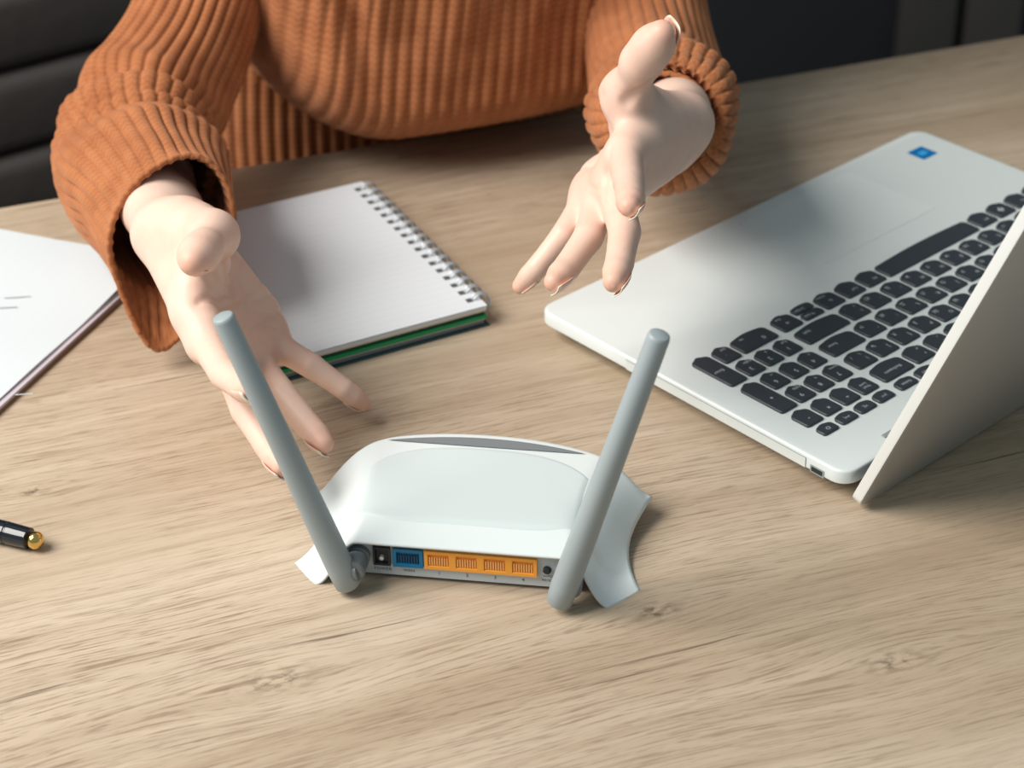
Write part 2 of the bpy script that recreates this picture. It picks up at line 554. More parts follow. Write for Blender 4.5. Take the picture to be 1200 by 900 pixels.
def key_mesh(w, d):
    k = (round(w, 5), round(d, 5))
    if k in _kc: return _kc[k]
    bm = bmesh.new()

    def ring(ins, z):
        pts = []
        hw, hd = w / 2 - ins, d / 2 - ins
        r = 0.0016
        bulge = min(0.0016, d * 0.1)
        for cx, cy, a0 in ((hw - r, hd - r, 0), (-hw + r, hd - r, 90)):
            for j in range(4):
                a = R(a0 + 30 * j)
                pts.append((cx + r * math.cos(a), cy + r * math.sin(a)))
        # the edge towards the typist is bowed, with wide corners
        r2 = min(0.0034, d * 0.3)
        for j in range(5):
            a = R(180 + 20 * j)
            pts.append((-hw + r2 + r2 * math.cos(a), -hd + bulge + r2 + r2 * math.sin(a) * 1.0))
        for j in range(1, 6):
            f = j / 6.0
            xx = (-hw + r2) * (1 - f) + (hw - r2) * f
            pts.append((xx, -hd + bulge * (1 - math.sin(math.pi * f))))
        for j in range(5):
            a = R(280 + 20 * j)
            pts.append((hw - r2 + r2 * math.cos(a), -hd + bulge + r2 + r2 * math.sin(a)))
        return [bm.verts.new((x, y, z)) for x, y in pts]
    a = ring(0.0, -0.0004); b = ring(0.0, 0.0010); c = ring(0.00045, 0.00145)
    for p, q in ((a, b), (b, c)):
        n = len(p)
        for j in range(n): bm.faces.new((p[j], p[(j + 1) % n], q[(j + 1) % n], q[j]))
    bm.faces.new(c)
    _kc[k] = bm_mesh('key', bm, True, R(30))
    return _kc[k]


def add_key(uc, vc, w, d, legs):
    o = new_obj('key', key_mesh(w, d), M['key_dark'], lap)
    o.location = (-uc, vc, LZ)
    for (body, lx, ly, s) in legs:
        me = text_mesh(body, s)
        if len(me.vertices) == 0: continue
        t = new_obj('key_legend', me, M['legend'], o); t.scale = (0.92, 0.92, 1)
        t.location = (lx, ly, 0.00151)
    return o


G = 0.0028
NW, KW, KD = NP - 0.0024, KP - G, VP - G
BIG, SML = 0.0050, 0.0030


def numleg(a, b=None):
    r = [(a, 0.001 if b else 0.0, 0.0028, BIG)]
    if b: r.append((b, -0.0022, -0.0036, SML))
    return r


vr = lambda r: V0 + r * VP
cu = lambda c: U0 + c * NP
add_key(cu(0), vr(0.5), NW, VP + KD, [('Enter', 0.001, 0.002, 0.0036)])
add_key(cu(0), vr(2.5), NW, VP + KD, [('+', 0, 0.003, BIG)])
add_key(cu(0), vr(4), NW, KD, [('-', 0, 0.003, BIG)])
add_key(cu(1), vr(0), NW, KD, [('.', 0.001, 0.003, BIG), ('Del', -0.002, -0.0035, SML)])
add_key(cu(2.5), vr(0), NW + NP, KD, [('0', -0.006, 0.003, BIG), ('Ins', 0.006, -0.0035, SML)])
for c, r, a, b in ((1, 1, '3', 'PgDn'), (2, 1, '2', '\u2193'), (3, 1, '1', 'End'), (1, 2, '6', '\u2192'), (2, 2, '5', None), (3, 2, '4', '\u2190'),
                   (1, 3, '9', 'PgUp'), (2, 3, '8', '\u2191'), (3, 3, '7', 'Home'), (1, 4, '\u00d7', None), (2, 4, '\u00f7', None)):
    add_key(cu(c), vr(r), NW, KD, numleg(a, b))
add_key(cu(3), vr(4), NW, KD, [('Num', 0, 0.0038, 0.003), ('Lock', 0, 0.0008, 0.003)])
FD, FV = 0.0088, vr(4) + KD / 2 + G * 0.95 + 0.0044
pw = add_key(cu(0), FV, NW - 0.001, FD, [('O', 0, 0.001, 0.0042)])
for c, a in ((1, '>>|'), (2, '>||'), (3, '|<<')):
    add_key(cu(c), FV, NW, FD, [(a, 0, 0.001, 0.0032)])
M0 = U0 + 3.037 * KP


def row(r, items, end=None):
    u = M0
    for w, legs in items:
        ww = w * KP
        add_key(u + ww / 2, vr(r), ww - G, KD, legs)
        u += ww


def letter(a, b): return [(a, -0.0036, 0.0030, 0.0042), (b, 0.0034, -0.0030, 0.0042)]


def sym(a, b, c=None):
    r = [(a, -0.0036, -0.0030, 0.0040), (b, -0.0036, 0.0032, 0.0036)]
    if c: r.append((c, 0.0036, -0.0030, 0.0040))
    return r


def small(a): return [(a, -0.002, 0.003, 0.0034)]


row(0, [(1, [('\u2192', 0, 0.002, 0.0045), ('End', 0.002, -0.004, 0.003)]), ]);
u = M0 + KP
# up/down key is split in two half-height keys
add_key(u + KP / 2, vr(0) + KD / 4 + 0.0001, KW, KD / 2 - 0.0006, [('\u2191', 0, 0.0006, 0.004), ('PgUp', 0.0045, 0.0006, 0.0026)])
add_key(u + KP / 2, vr(0) - KD / 4 - 0.0001, KW, KD / 2 - 0.0006, [('\u2193', 0, 0.0010, 0.004), ('PgDn', 0.0045, 0.0010, 0.0026)])
u += KP
for w, legs in ((1, [('\u2190', 0, 0.002, 0.0045), ('Home', 0.002, -0.004, 0.003)]), (1, small('Ctrl')), (1, small('Alt')), (4.8, []), (1, small('Alt')),
                (1, [('\u2756', 0, 0.001, 0.006)]), (1, small('Fn')), (1, small('Ctrl'))):
    add_key(u + w * KP / 2, vr(0), w * KP - G, KD, legs); u += w * KP
row(1, [(2.066, [('Shift', 0.010, -0.002, 0.0036)]), (1, sym('/', '?', '.')), (1, letter('.', '\u042e')), (1, letter(',', '\u0411')), (1, letter('M', '\u042c')), (1, letter('N', '\u0422')),
        (1, letter('B', '\u0418')), (1, letter('V', '\u041c')), (1, letter('C', '\u0421')), (1, letter('X', '\u0427')), (1, letter('Z', '\u042f')), (1.75, small('Shift'))])
row(2, [(1.618, [('Enter', 0.006, -0.001, 0.0036)]), (1, letter("'", '\u042d')), (1, letter(';', '\u0416')), (1, letter('L', '\u0414')), (1, letter('K', '\u041b')), (1, letter('J', '\u041e')),
        (1, letter('H', '\u0420')), (1, letter('G', '\u041f')), (1, letter('F', '\u0410')), (1, letter('D', '\u0412')), (1, letter('S', '\u042b')), (1, letter('A', '\u0424')), (1.2, small('Caps'))])
row(3, [(1.008, sym('\\', '|', '/')), (1, letter(']', '\u042a')), (1, letter('[', '\u0425')), (1, letter('P', '\u0417')), (1, letter('O', '\u0429')), (1, letter('I', '\u0428')),
        (1, letter('U', '\u0413')), (1, letter('Y', '\u041d')), (1, letter('T', '\u0415')), (1, letter('R', '\u041a')), (1, letter('E', '\u0423')), (1, letter('W', '\u0426')), (0.85, letter('Q', '\u0419'))])
row(4, [(1.5, [('Backspace', 0.0, 0.002, 0.0036)]), (1, sym('=', '+')), (1, sym('-', '_')), (1, sym('0', ')')), (1, sym('9', '(')), (1, sym('8', '*')), (1, sym('7', '?', '&')), (1, sym('6', '^', ':')),
        (1, sym('5', '%')), (1, sym('4', '$', ';')), (1, sym('3', '#')), (1, sym('2', '@', '"')), (1, sym('1', '!'))])
u = M0
for k, a in enumerate(['Delete', 'Insert', 'F12', 'F11', 'F10', 'F9', 'F8', 'F7', 'F6', 'F5', 'F4', 'F3', 'F2', 'F1', 'Esc']):
    w = 0.92 * KP
    add_key(u + w / 2, FV, w - G, FD, [(a, 0, 0.001, 0.003)])
    u += w
# ---- lid, hinged at the back edge and leaning away from the keyboard
LA = R(68.4)
lidm = Matrix.Translation((0, 0.2405, 0.0040)) @ Matrix.Rotation(LA, 4, 'X')
LH_, LT = 0.236, 0.0058
bm = bmesh.new()
pts = rrect(-LW + 0.001, -0.001, 0.0, LH_, 0.007)
a = [bm.verts.new((x, y, 0)) for x, y in pts]; b = [bm.verts.new((x, y, -LT)) for x, y in pts]
bm.faces.new(a); bk = bm.faces.new(list(reversed(b)))
bk.material_index = 1
for k in range(len(pts)): bm.faces.new((a[k], b[k], b[(k + 1) % len(pts)], a[(k + 1) % len(pts)]))
bmesh.ops.bevel(bm, geom=list(bk.edges), offset=0.0007, segments=2, profile=0.5, affect='EDGES')
me = bm_mesh('lid', bm, True, R(35)); me.transform(lidm)
lid = new_obj('lid', me, [M['lid_edge'], M['silver_lid']], lap)
for nm, dims, mt in (('screen_bezel', (-LW + 0.004, -0.004, 0.006, LH_ - 0.004, 0.0, 0.0006), M['rubber']), ('screen', (-LW + 0.009, -0.009, 0.022, LH_ - 0.010, 0.0006, 0.0008), M['screen'])):
    me = bm_mesh(nm, box_bm(*dims)); me.transform(lidm)
    new_obj(nm, me, mt, lid)
for hx in (-0.075, -LW + 0.075):
    lathe('hinge', [(-0.026, 0.0), (-0.026, 0.0052), (0.026, 0.0052), (0.026, 0.0)], (hx, 0.2385, 0.0135), (1, 0, 0), M['seam'], lap, 18)
for bx in (-0.046, -0.30):
    box('bumper', (bx - 0.004, bx + 0.004, 0.2265, 0.2295, LZ - 0.0002, LZ + 0.0008), M['seam'], lap, 0.0003, 1)

# ================================================================= ROUTER
RA = R(-8.9)
rex = np.array([math.cos(RA), math.sin(RA), 0]); rey = np.array([-math.sin(RA), math.cos(RA), 0])
RO = 0.5 * (P(425, 668, 0.003) + P(640, 685, 0.003)); RO[2] = 0
RO = RO + rex * 0.005
router = empty('router', tuple(RO), RA)
tag(router, 'white wireless router with two grey antennas and orange ports', 'router')


def sst(a, b, x):
    t = np.clip((x - a) / (b - a), 0, 1)
    return t * t * (3 - 2 * t)


def shell_point(s, t):
    S = abs(s)
    x0 = S * 0.0885
    # rear edge in plan: a straight lip that turns out into the two feet
    yr = -0.0060 - 0.005 * sst(0.050, 0.074, x0) + 0.0165 * np.clip((x0 - 0.0735) / 0.015, 0, 1) ** 1.15
    yf = 0.0925 - 0.0245 * S ** 2.3
    if s < 0: yf -= 0.024 * np.clip((S - 0.55) / 0.45, 0, 1) ** 2
    zr = 0.0248 * (1 - sst(0.054, 0.0745, x0))
    zf = 0.0200 - 0.0075 * S ** 2
    X = 0.0885 - 0.0085 * math.sin(math.pi * t ** 0.9)
    x = s * X
    y = yr + (yf - yr) * t
    dr = t * (yf - yr); df = (1 - t) * (yf - yr); ds = (1 - S) * X
    fr = np.clip(dr / 0.0165, 0, 1)
    fr = min(1.0, fr * 0.86 + 0.14 * sst(0, 1, np.clip(dr / 0.03, 0, 1)))
    ff = 1 - (1 - np.clip(df / 0.0075, 0, 1)) ** 2.4
    fconv = 1 - (1 - np.clip(ds / 0.030, 0, 1)) ** 2.0
    fconc = sst(0.0, 0.036, ds)
    wgt = sst(0.10, 0.62, t)
    fs = fconc * (1 - wgt) + fconv * wgt
    zE = zr * (1 - t) ** 0.8 + zf * (1 - (1 - t) ** 0.8)
    # towards the sides the edge height rules; the crown rises inside
    top = 0.0315 - 0.0015 * S * S
    z = zE + (top - zE) * fr * ff * fs
    return x, y, z


NS, NTT = 121, 71
sv = []
for j in range(NTT):
    t = j / (NTT - 1)
    for i in range(NS):
        s = -1 + 2 * i / (NS - 1)
        sv.append(shell_point(s, t))
sf = [(j * NS + i, j * NS + i + 1, (j + 1) * NS + i + 1, (j + 1) * NS + i) for j in range(NTT - 1) for i in range(NS - 1)]
me = pymesh('top_shell', sv, sf)
shell = new_obj('top_shell', me, M['white_plastic'], router)
md = shell.modifiers.new('thick', 'SOLIDIFY'); md.thickness = 0.0012; md.offset = -1.0
SVA = np.array(sv)


def shell_z(x, y):
    d = (SVA[:, 0] - x) ** 2 + (SVA[:, 1] - y) ** 2
    k = np.argsort(d)[:4]
    w = 1 / (d[k] + 1e-9)
    return float((SVA[k, 2] * w).sum() / w.sum())


# inset top plate following the shell
pv, pf_ = [], []
NA, NB = 60, 40
for j in range(NB + 1):
    for i in range(NA + 1):
        s = -0.70 + 1.40 * i / NA
        lo = 0.135 + 0.10 * abs(s / 0.70) ** 5
        hi = 0.81 - 0.12 * abs(s / 0.70) ** 4
        t = lo + (hi - lo) * j / NB
        x, y, z = shell_point(s, t)
        eg = min(i, NA - i, j, NB - j)
        pv.append((x, y, z + (0.00045 if eg > 0 else -0.0002)))
pf_ = [(j * (NA + 1) + i, j * (NA + 1) + i + 1, (j + 1) * (NA + 1) + i + 1, (j + 1) * (NA + 1) + i) for j in range(NB) for i in range(NA)]
new_obj('top_plate', pymesh('top_plate', pv, pf_), M['white_plate'], router)
# dark crescent window for the lamps near the front edge
cv, cf = [], []
for i in range(41):
    q = -1 + 2 * i / 40
    for j in range(5):
        yw = 0.0745 + 0.0010 * q * q + 0.0080 * (1 - q * q) * j / 4
        sN = q * 0.053 / 0.0865
        e0, e1 = shell_point(sN, 0.0)[1], shell_point(sN, 1.0)[1]
        a = shell_point(sN, (yw - e0) / (e1 - e0))
        cv.append((a[0], a[1], a[2] + 0.0006))
cf = [(i * 5 + j, (i + 1) * 5 + j, (i + 1) * 5 + j + 1, i * 5 + j + 1) for i in range(40) for j in range(4)]
new_obj('lamp_window', pymesh('lamp_window', cv, cf), M['strip_grey'], router)
# body under the shell, with the rear panel
out = []
for i in range(25):
    x = -0.0585 + 0.117 * i / 24
    out.append((x, 0.080 - 0.018 * (abs(x) / 0.066) ** 2.3))
body = [(-0.0585, 0.0), (0.0585, 0.0)] + [q for q in reversed(out)]
poly_prism('body', body, 0.003, 0.0165, M['panel_grey'], router, 0.001, 1)
new_obj('rear_panel', bm_mesh('rear_panel', box_bm(-0.0585, 0.0585, -0.0012, 0.001, 0.0025, 0.0225, 0.0003, 1)), M['panel_grey'], router)
for fx in (-0.045, 0.045):
    for fy in (0.015, 0.060):
        lathe('rubber_foot', [(0, 0.005), (0.0035, 0.006)], (fx, fy, 0), (0, 0, 1), M['rubber'], router, 14)


def jack(name, x0, x1, z0, z1, mat, wall=0.0016, pins=0, pinmat=None, parent=router):
    """a socket: frame, deep cavity stepping in, contact pins"""
    bm = bmesh.new()
    yf, yb = -0.0030, 0.0
    ix0, ix1, iz0, iz1 = x0 + wall, x1 - wall, z0 + wall, z1 - wall

    def loop(a, b, c, d, y): return [bm.verts.new(p) for p in ((a, y, c), (b, y, c), (b, y, d), (a, y, d))]
    A = loop(x0, x1, z0, z1, yb); Bq = loop(x0, x1, z0, z1, yf)
    C = loop(ix0, ix1, iz0, iz1, yf); D = loop(ix0 + 0.0006, ix1 - 0.0006, iz0 + 0.0006, iz1 - 0.0006, -0.0014)
    for p, q in ((A, Bq), (Bq, C), (C, D)):
        for k in range(4): bm.faces.new((p[k], p[(k + 1) % 4], q[(k + 1) % 4], q[k]))
    bm.faces.new(D)
    j = new_obj(name, bm_mesh(name, bm), mat, router)
    for k in range(pins):
        xx = ix0 + (ix1 - ix0) * (k + 0.8) / (pins + 0.6)
        bmx = box_bm(xx - 0.00032, xx + 0.00032, -0.0026, -0.0013, iz0 + 0.0008, iz0 + (iz1 - iz0) * 0.72)
        me_ = bm_mesh('pin', bmx)
        new_obj('contact_pin', me_, pinmat, j)
    return j


pj = jack('power_socket', -0.0452, -0.0365, 0.0092, 0.0202, M['port_black'], 0.0010)
lathe('power_pin', [(0, 0.0012), (0.0024, 0.0012), (0.0028, 0.0)], (-0.0408, -0.0012, 0.0140), (0, -1, 0), M['wire'], pj, 12)
jack('network_socket', -0.0352, -0.0199, 0.0092, 0.0202, M['port_blue'], 0.0018, 8, pbr('pin_blue', (0.0, 0.05, 0.12), 0.5))
for k in range(4):
    jack('network_socket', -0.0192 + 0.01418 * k, -0.0192 + 0.01418 * (k + 1), 0.0092, 0.0202, M['port_orange'], 0.0017, 8, M['pin_gold'])
lathe('reset_button', [(0, 0.0021), (0.0014, 0.0021), (0.0019, 0.0014), (0.0019, 0.0)], (0.0425, -0.0012, 0.0135), (0, -1, 0), M['port_black'], router, 18)
for body_, x, z, s in (('POWER', -0.0408, 0.0060, 0.0026), ('WAN', -0.0275, 0.0060, 0.0024), ('1', -0.0121, 0.0058, 0.0027), ('2', 0.0021, 0.0058, 0.0027), ('3', 0.0163, 0.0058, 0.0027),
                       ('4', 0.0304, 0.0058, 0.0027), ('WPS/', 0.0427, 0.0092, 0.0022), ('RESET', 0.0427, 0.0068, 0.0022)):
    o = new_obj('lettering', text_mesh(body_, s), M['print_grey'], router)
    o.rotation_euler = (R(90), 0, 0)
    o.location = (x, -0.00135, z)
# antennas
for sx, base, top in ((-1, (-0.0555, -0.0150, 0.0045), (-0.1040, -0.0215, 0.1610)), (1, (0.0500, -0.0155, 0.0050), (0.0963, -0.0200, 0.1650))):
    b0, t0 = np.array(base), np.array(top)
    L_ = np.linalg.norm(t0 - b0)
    prof = [(0, 0.0), (0, 0.0056), (0.0012, 0.0066), (0.012, 0.0070), (0.030, 0.0069), (L_ * 0.5, 0.0062), (L_ - 0.002, 0.0053), (L_ - 0.0004, 0.0049), (L_, 0.0042), (L_, 0.0)]
    an = lathe('antenna', prof, b0, t0 - b0, M['grey_plastic'], router, 32, smooth_angle=R(50))
    hz = 0.0135
    hp = b0 + (t0 - b0) * ((hz - b0[2]) / (t0[2] - b0[2]))
    jx = hp[0] + (0.0058 if sx < 0 else 0.003)
    lathe('antenna_joint', [(0, 0.0055), (0.0045, 0.0060), (0.0052, 0.0052), (0.0066, 0.0052), (0.0073, 0.0060), (0.0165, 0.0060), (0.0175, 0.005), (0.0175, 0.0)], (jx, 0.0, hz + 0.001), (0, -1, 0), M['hinge_grey'], an, 24)
    if sx < 0: lathe('pivot_cap', [(0, 0.0045), (0.0022, 0.0045), (0.0026, 0.0036), (0.0026, 0)], tuple(hp + np.array([0.0060, 0, 0])), (1, 0, 0.25), M['hinge_grey'], an, 20)

# ================================================================= NOTEBOOK (spiral bound)
NT_ = 0.0145
nR = P(571, 357, NT_); nT = P(424, 212, NT_)
ndv = nT - nR; nlen = np.linalg.norm(ndv[:2]); na = math.atan2(ndv[1], ndv[0])
nb = empty('spiral_notebook', (nR[0], nR[1], 0), na - R(90))
tag(nb, 'open white spiral notebook with green edge lying beside the laptop', 'notebook')
# local: y runs up the wire edge, x negative towards the free edge
NBW, NBH = 0.150, float(nlen)
box('back_cover', (-NBW - 0.001, 0.001, -0.001, NBH + 0.001, 0.0, 0.0012), M['dark_card'], nb, 0.0003, 1)
zt = 0.0014
stack = [('page_block', 0.0030, M['dark_card'], 0.0012), ('divider', 0.0008, M['lilac'], 0.0004), ('page_block', 0.0024, M['green'], 0.0), ('page_block', 0.0026, M['dark_card'], 0.0014), ('divider', 0.0010, M['cream'], 0.0002), ('page_block', 0.0026, M['notepage'], 0.0)]
for nm, th, mt, ins in stack:
    if nm == 'page_block' and mt in (M['dark_card'],):
        col = pbr('page_edges', (0.20, 0.22, 0.24), 0.7)
        mt = M['dark_card'] if zt > 0.005 else col
    box(nm, (-NBW + ins, -ins - 0.0005, ins, NBH - ins, zt, zt + th), mt, nb, 0.0001, 1)
    zt += th
# top page: gently waved sheet
gv, gf = [], []
GX, GY = 24, 30
for j in range(GY + 1):
    for i in range(GX + 1):
        x = -NBW * i / GX; y = NBH * j / GY
        gv.append((x, y, zt + 0.0003 + 0.0006 * (0.5 + 0.5 * math.sin(i / GX * 5 + j / GY * 2)) * (i / GX)))
gf = [(j * (GX + 1) + i, (j + 1) * (GX + 1) + i, (j + 1) * (GX + 1) + i + 1, j * (GX + 1) + i + 1) for j in range(GY) for i in range(GX)]
pg = new_obj('page', pymesh('page', gv, gf), M['notepage'], nb)
NR = 17
rm = None
hm = None
for k in range(NR):
    yy = 0.010 + (NBH - 0.020) * k / (NR - 1)
    if rm is None:
        bm = bmesh.new()
        rr, wr = 0.0082, 0.0007
        for off in (-0.0011, 0.0011):
            rings = []
            for q in range(21):
                a = R(-20 + 380 * q / 21 * 0.92)
                cx, cz = math.cos(a) * rr * 0.78 - 0.0005, math.sin(a) * rr
                ring = []
                for w in range(6):
                    b_ = 2 * math.pi * w / 6
                    ring.append(bm.verts.new(((rr * 0.78 + wr * math.cos(b_)) * math.cos(a) - 0.0005, off + wr * math.sin(b_), (rr + wr * math.cos(b_)) * math.sin(a))))
                rings.append(ring)
            for a_, b_ in zip(rings[:-1], rings[1:]):
                for w in range(6): bm.faces.new((a_[w], a_[(w + 1) % 6], b_[(w + 1) % 6], b_[w]))
        rm = bm_mesh('wire_ring', bm, True)
        hm = bm_mesh('punched_hole', box_bm(-0.0019, 0.0019, -0.0021, 0.0021, -0.0001, 0.0002, 0.00005, 1))
    o = new_obj('wire_ring', rm, M['wire'], nb); o.location = (0.0005, yy, 0.0092)
    o = new_obj('punched_hole', hm, M['hole'], nb); o.location = (-0.0072, yy, zt + 0.0005)

# ================================================================= PAPERS at the left
pz = 0.006
pA, pB, pC, pD = P(-2, 289, pz), P(152, 306, pz), P(147, 352, pz), P(0, 486, pz)
lowdir = (pC - pD); pang = math.atan2(lowdir[1], lowdir[0])
pK = P(188, 314, 0.0)
pad = empty('writing_pad', (pK[0], pK[1], 0), pang)
tag(pad, 'white paper pad with a brown backing card lying under the sleeve cuff', 'paper pad')
side = 0.080
PL_, PW_ = 0.297, 0.21
for nm, z0, z1, dx, dy, mt, rot in (('backing_card', 0.0, 0.0022, 0.0, 0.0, M['kraft'], 0.0), ('sheet_stack', 0.0022, 0.0040, -0.001, 0.0015, M['lilac'], 0.4), ('sheet_stack', 0.0040, 0.0052, -0.002, 0.003, M['sheet'], -0.5)):
    o = box(nm, (-PL_ + dx, dx, dy, PW_ + dy, z0, z1), mt, pad, 0.0001, 1)
    o.rotation_euler = (0, 0, R(rot))
gv = []
for j in range(13):
    for i in range(25):
        x = 0.001 - PL_ * i / 24; y = 0.004 + PW_ * j / 12
        gv.append((x, y, 0.0054 + 0.0022 * math.exp(-((x + 0.02) / 0.05) ** 2) * math.exp(-(j / 3.0) ** 2) + 0.0004 * math.sin(i * 0.7)))
gf = [(j * 25 + i, (j + 1) * 25 + i, (j + 1) * 25 + i + 1, j * 25 + i + 1) for j in range(12) for i in range(24)]
new_obj('top_sheet', pymesh('top_sheet', gv, gf), M['sheet'], pad)
for (px, py, w) in ((20, 348, 0.016), (8, 360, 0.012), (28, 462, 0.010)):
    q = P(px, py, 0.006) - pK
    lx = q[0] * math.cos(pang) + q[1] * math.sin(pang); ly = -q[0] * math.sin(pang) + q[1] * math.cos(pang)
    o = box('printed_line', (-w / 2, w / 2, -0.0005, 0.0005, 0, 0.0001), pbr('faint_print', (0.5, 0.54, 0.56), 0.8), pad)
    o.location = (lx, ly, 0.0060); o.rotation_euler = (0, 0, -pang + R(5))

# ================================================================= PEN
pe = P(50, 635, 0.0062); pr = P(0, 622, 0.0065)
pax = pr - pe; pax[2] = 0; pax /= np.linalg.norm(pax)
pen = empty('pen', (pe[0], pe[1], 0), math.atan2(pax[1], pax[0]))
tag(pen, 'glossy black pen with a round gold end lying on the table', 'pen')
lathe('end_ball', [(0, 0.0), (0.0004, 0.0020), (0.0016, 0.0038), (0.0036, 0.0048), (0.0058, 0.0046), (0.0075, 0.0036), (0.0082, 0.0034)], (0, 0, 0.0060), (1, 0, 0), M['gold'], pen, 26)
lathe('cap', [(0.0078, 0.0050), (0.0082, 0.0056), (0.020, 0.0060), (0.0205, 0.0056), (0.0211, 0.0056), (0.0216, 0.0060), (0.060, 0.0063), (0.0605, 0.006)], (0, 0, 0.0063), (1, 0, 0), M['pen_black'], pen, 30)
lathe('ring', [(0.0605, 0.0064), (0.0640, 0.0064)], (0, 0, 0.0064), (1, 0, 0), M['gold'], pen, 30)
lathe('barrel', [(0.0640, 0.0058), (0.110, 0.0055), (0.128, 0.0040), (0.1285, 0.003)], (0, 0, 0.0064), (1, 0, 0), M['pen_black'], pen, 30)
lathe('tip', [(0.1285, 0.003), (0.136, 0.0012), (0.138, 0.0)], (0, 0, 0.0064), (1, 0, 0), M['gold'], pen, 20)


# ================================================================= PERSON
def bone_chain(pa, seq, prev=None, K=1.0):
    out = [pa]
    for px, L, mode in seq:
        d = ray(*px); m = pa - CAM; b = m @ d; disc = b * b - (m @ m - (L * K) ** 2)
        if disc < 0: q = CAM + d * b
        else:
            r0, r1 = CAM + d * (b - math.sqrt(disc)), CAM + d * (b + math.sqrt(disc))
            if mode == 'n': q = r0
            elif mode == 'f': q = r1
            else: q = r0 if (r0 - pa) @ prev > (r1 - pa) @ prev else r1
        prev = (q - pa) / np.linalg.norm(q - pa)
        out.append(q); pa = q
    return out


class Field:
    def __init__(s, lo, hi, h):
        s.lo = np.array(lo); s.h = h
        s.n = np.ceil((np.array(hi) - s.lo) / h).astype(int) + 1
        s.F = np.full(s.n, 0.05, np.float32)

    def _box(s, lo, hi):
        a = np.clip(np.floor((lo - s.lo) / s.h).astype(int), 0, s.n - 1)
        b = np.clip(np.ceil((hi - s.lo) / s.h).astype(int) + 1, 1, s.n)
        ax = [(s.lo[i] + s.h * np.arange(a[i], b[i])).astype(np.float32) for i in range(3)]
        return tuple(slice(a[i], b[i]) for i in range(3)), ax

    def cone_d(s, ax, p, q, r1, r2):
        X, Y, Z = np.meshgrid(*ax, indexing='ij', sparse=True)
        ab = (q - p).astype(np.float32); L2 = float(ab @ ab) + 1e-12
        dx, dy, dz = X - np.float32(p[0]), Y - np.float32(p[1]), Z - np.float32(p[2])
        t = np.clip((dx * ab[0] + dy * ab[1] + dz * ab[2]) / L2, 0, 1)
        return np.sqrt((dx - t * ab[0]) ** 2 + (dy - t * ab[1]) ** 2 + (dz - t * ab[2]) ** 2) - (r1 + (r2 - r1) * t)

    @staticmethod
    def smin(a, b, k):
        h = np.clip(k - np.abs(a - b), 0, None) / k
        return np.minimum(a, b) - h * h * k * 0.25

    def add(s, segs, k_in=0.004, k=0.006):
        """segs: list of (p, q, r1, r2) merged together with k_in, then into the field with k"""
        P_ = np.array([x for sg in segs for x in sg[:2]]); rm_ = max(max(sg[2:4]) for sg in segs)
        sl, ax = s._box(P_.min(0) - rm_ - 0.016, P_.max(0) + rm_ + 0.016)
        g = None
        for p, q, r1, r2 in segs:
            d = s.cone_d(ax, np.asarray(p, float), np.asarray(q, float), r1, r2)
            g = d if g is None else s.smin(g, d, k_in)
        s.F[sl] = s.smin(s.F[sl], g, k)

    def carve(s, pts, r, depth):
        """a crease: shallow groove along a polyline"""
        pts = np.array(pts)
        sl, ax = s._box(pts.min(0) - 0.01, pts.max(0) + 0.01)
        g = None
        for p, q in zip(pts[:-1], pts[1:]):
            d = s.cone_d(ax, p, q, 0.0, 0.0)
            g = d if g is None else np.minimum(g, d)
        s.F[sl] += depth * np.exp(-(g / r) ** 2)

    def mesh(s):
        F = s.F; nx, ny, nz = F.shape
        ins = F < 0
        acc = np.zeros((nx - 1, ny - 1, nz - 1, 3), np.float32); cnt = np.zeros((nx - 1, ny - 1, nz - 1), np.float32)

        def corner(o): return tuple(slice(o[i], F.shape[i] - 1 + o[i]) for i in range(3))
        for axis in range(3):
            o1, o2 = [i for i in range(3) if i != axis]
            for a in (0, 1):
                for b in (0, 1):
                    c0 = [0, 0, 0]; c0[o1] = a; c0[o2] = b
                    c1 = list(c0); c1[axis] = 1
                    f0, f1 = F[corner(c0)], F[corner(c1)]
                    m = ins[corner(c0)] != ins[corner(c1)]
                    t = np.where(m, f0 / np.where(m, f0 - f1, 1), 0)
                    cnt += m
                    acc[..., axis] += t
                    acc[..., o1] += m * a
                    acc[..., o2] += m * b
        act = cnt > 0
        idx = np.full(act.shape, -1, np.int64)
        idx[act] = np.arange(act.sum())
        g = np.argwhere(act)
        V = s.lo + s.h * (g + acc[act] / cnt[act][:, None])
        faces = []
        for axis in range(3):
            o1, o2 = (axis + 1) % 3, (axis + 2) % 3
            s0 = [slice(None)] * 3; s1 = [slice(None)] * 3
            s0[axis] = slice(0, -1); s1[axis] = slice(1, None)
            a0, a1 = ins[tuple(s0)], ins[tuple(s1)]
            e = np.argwhere(a0 != a1)
            e = e[(e[:, o1] > 0) & (e[:, o2] > 0) & (e[:, o1] < F.shape[o1] - 1) & (e[:, o2] < F.shape[o2] - 1)]
            if len(e) == 0: continue
            flip = a0[tuple(e.T)]
            def at(d1, d2):
                q = e.copy(); q[:, o1] -= d1; q[:, o2] -= d2
                return idx[tuple(q.T)]
            Q = np.stack([at(1, 1), at(0, 1), at(0, 0), at(1, 0)], 1)
            Q[~flip] = Q[~flip][:, ::-1]
            faces.append(Q)
        return V, np.concatenate(faces)


def unit(v): return v / np.linalg.norm(v)


body_v, body_f, flush_spots = [], [], []
nails = []


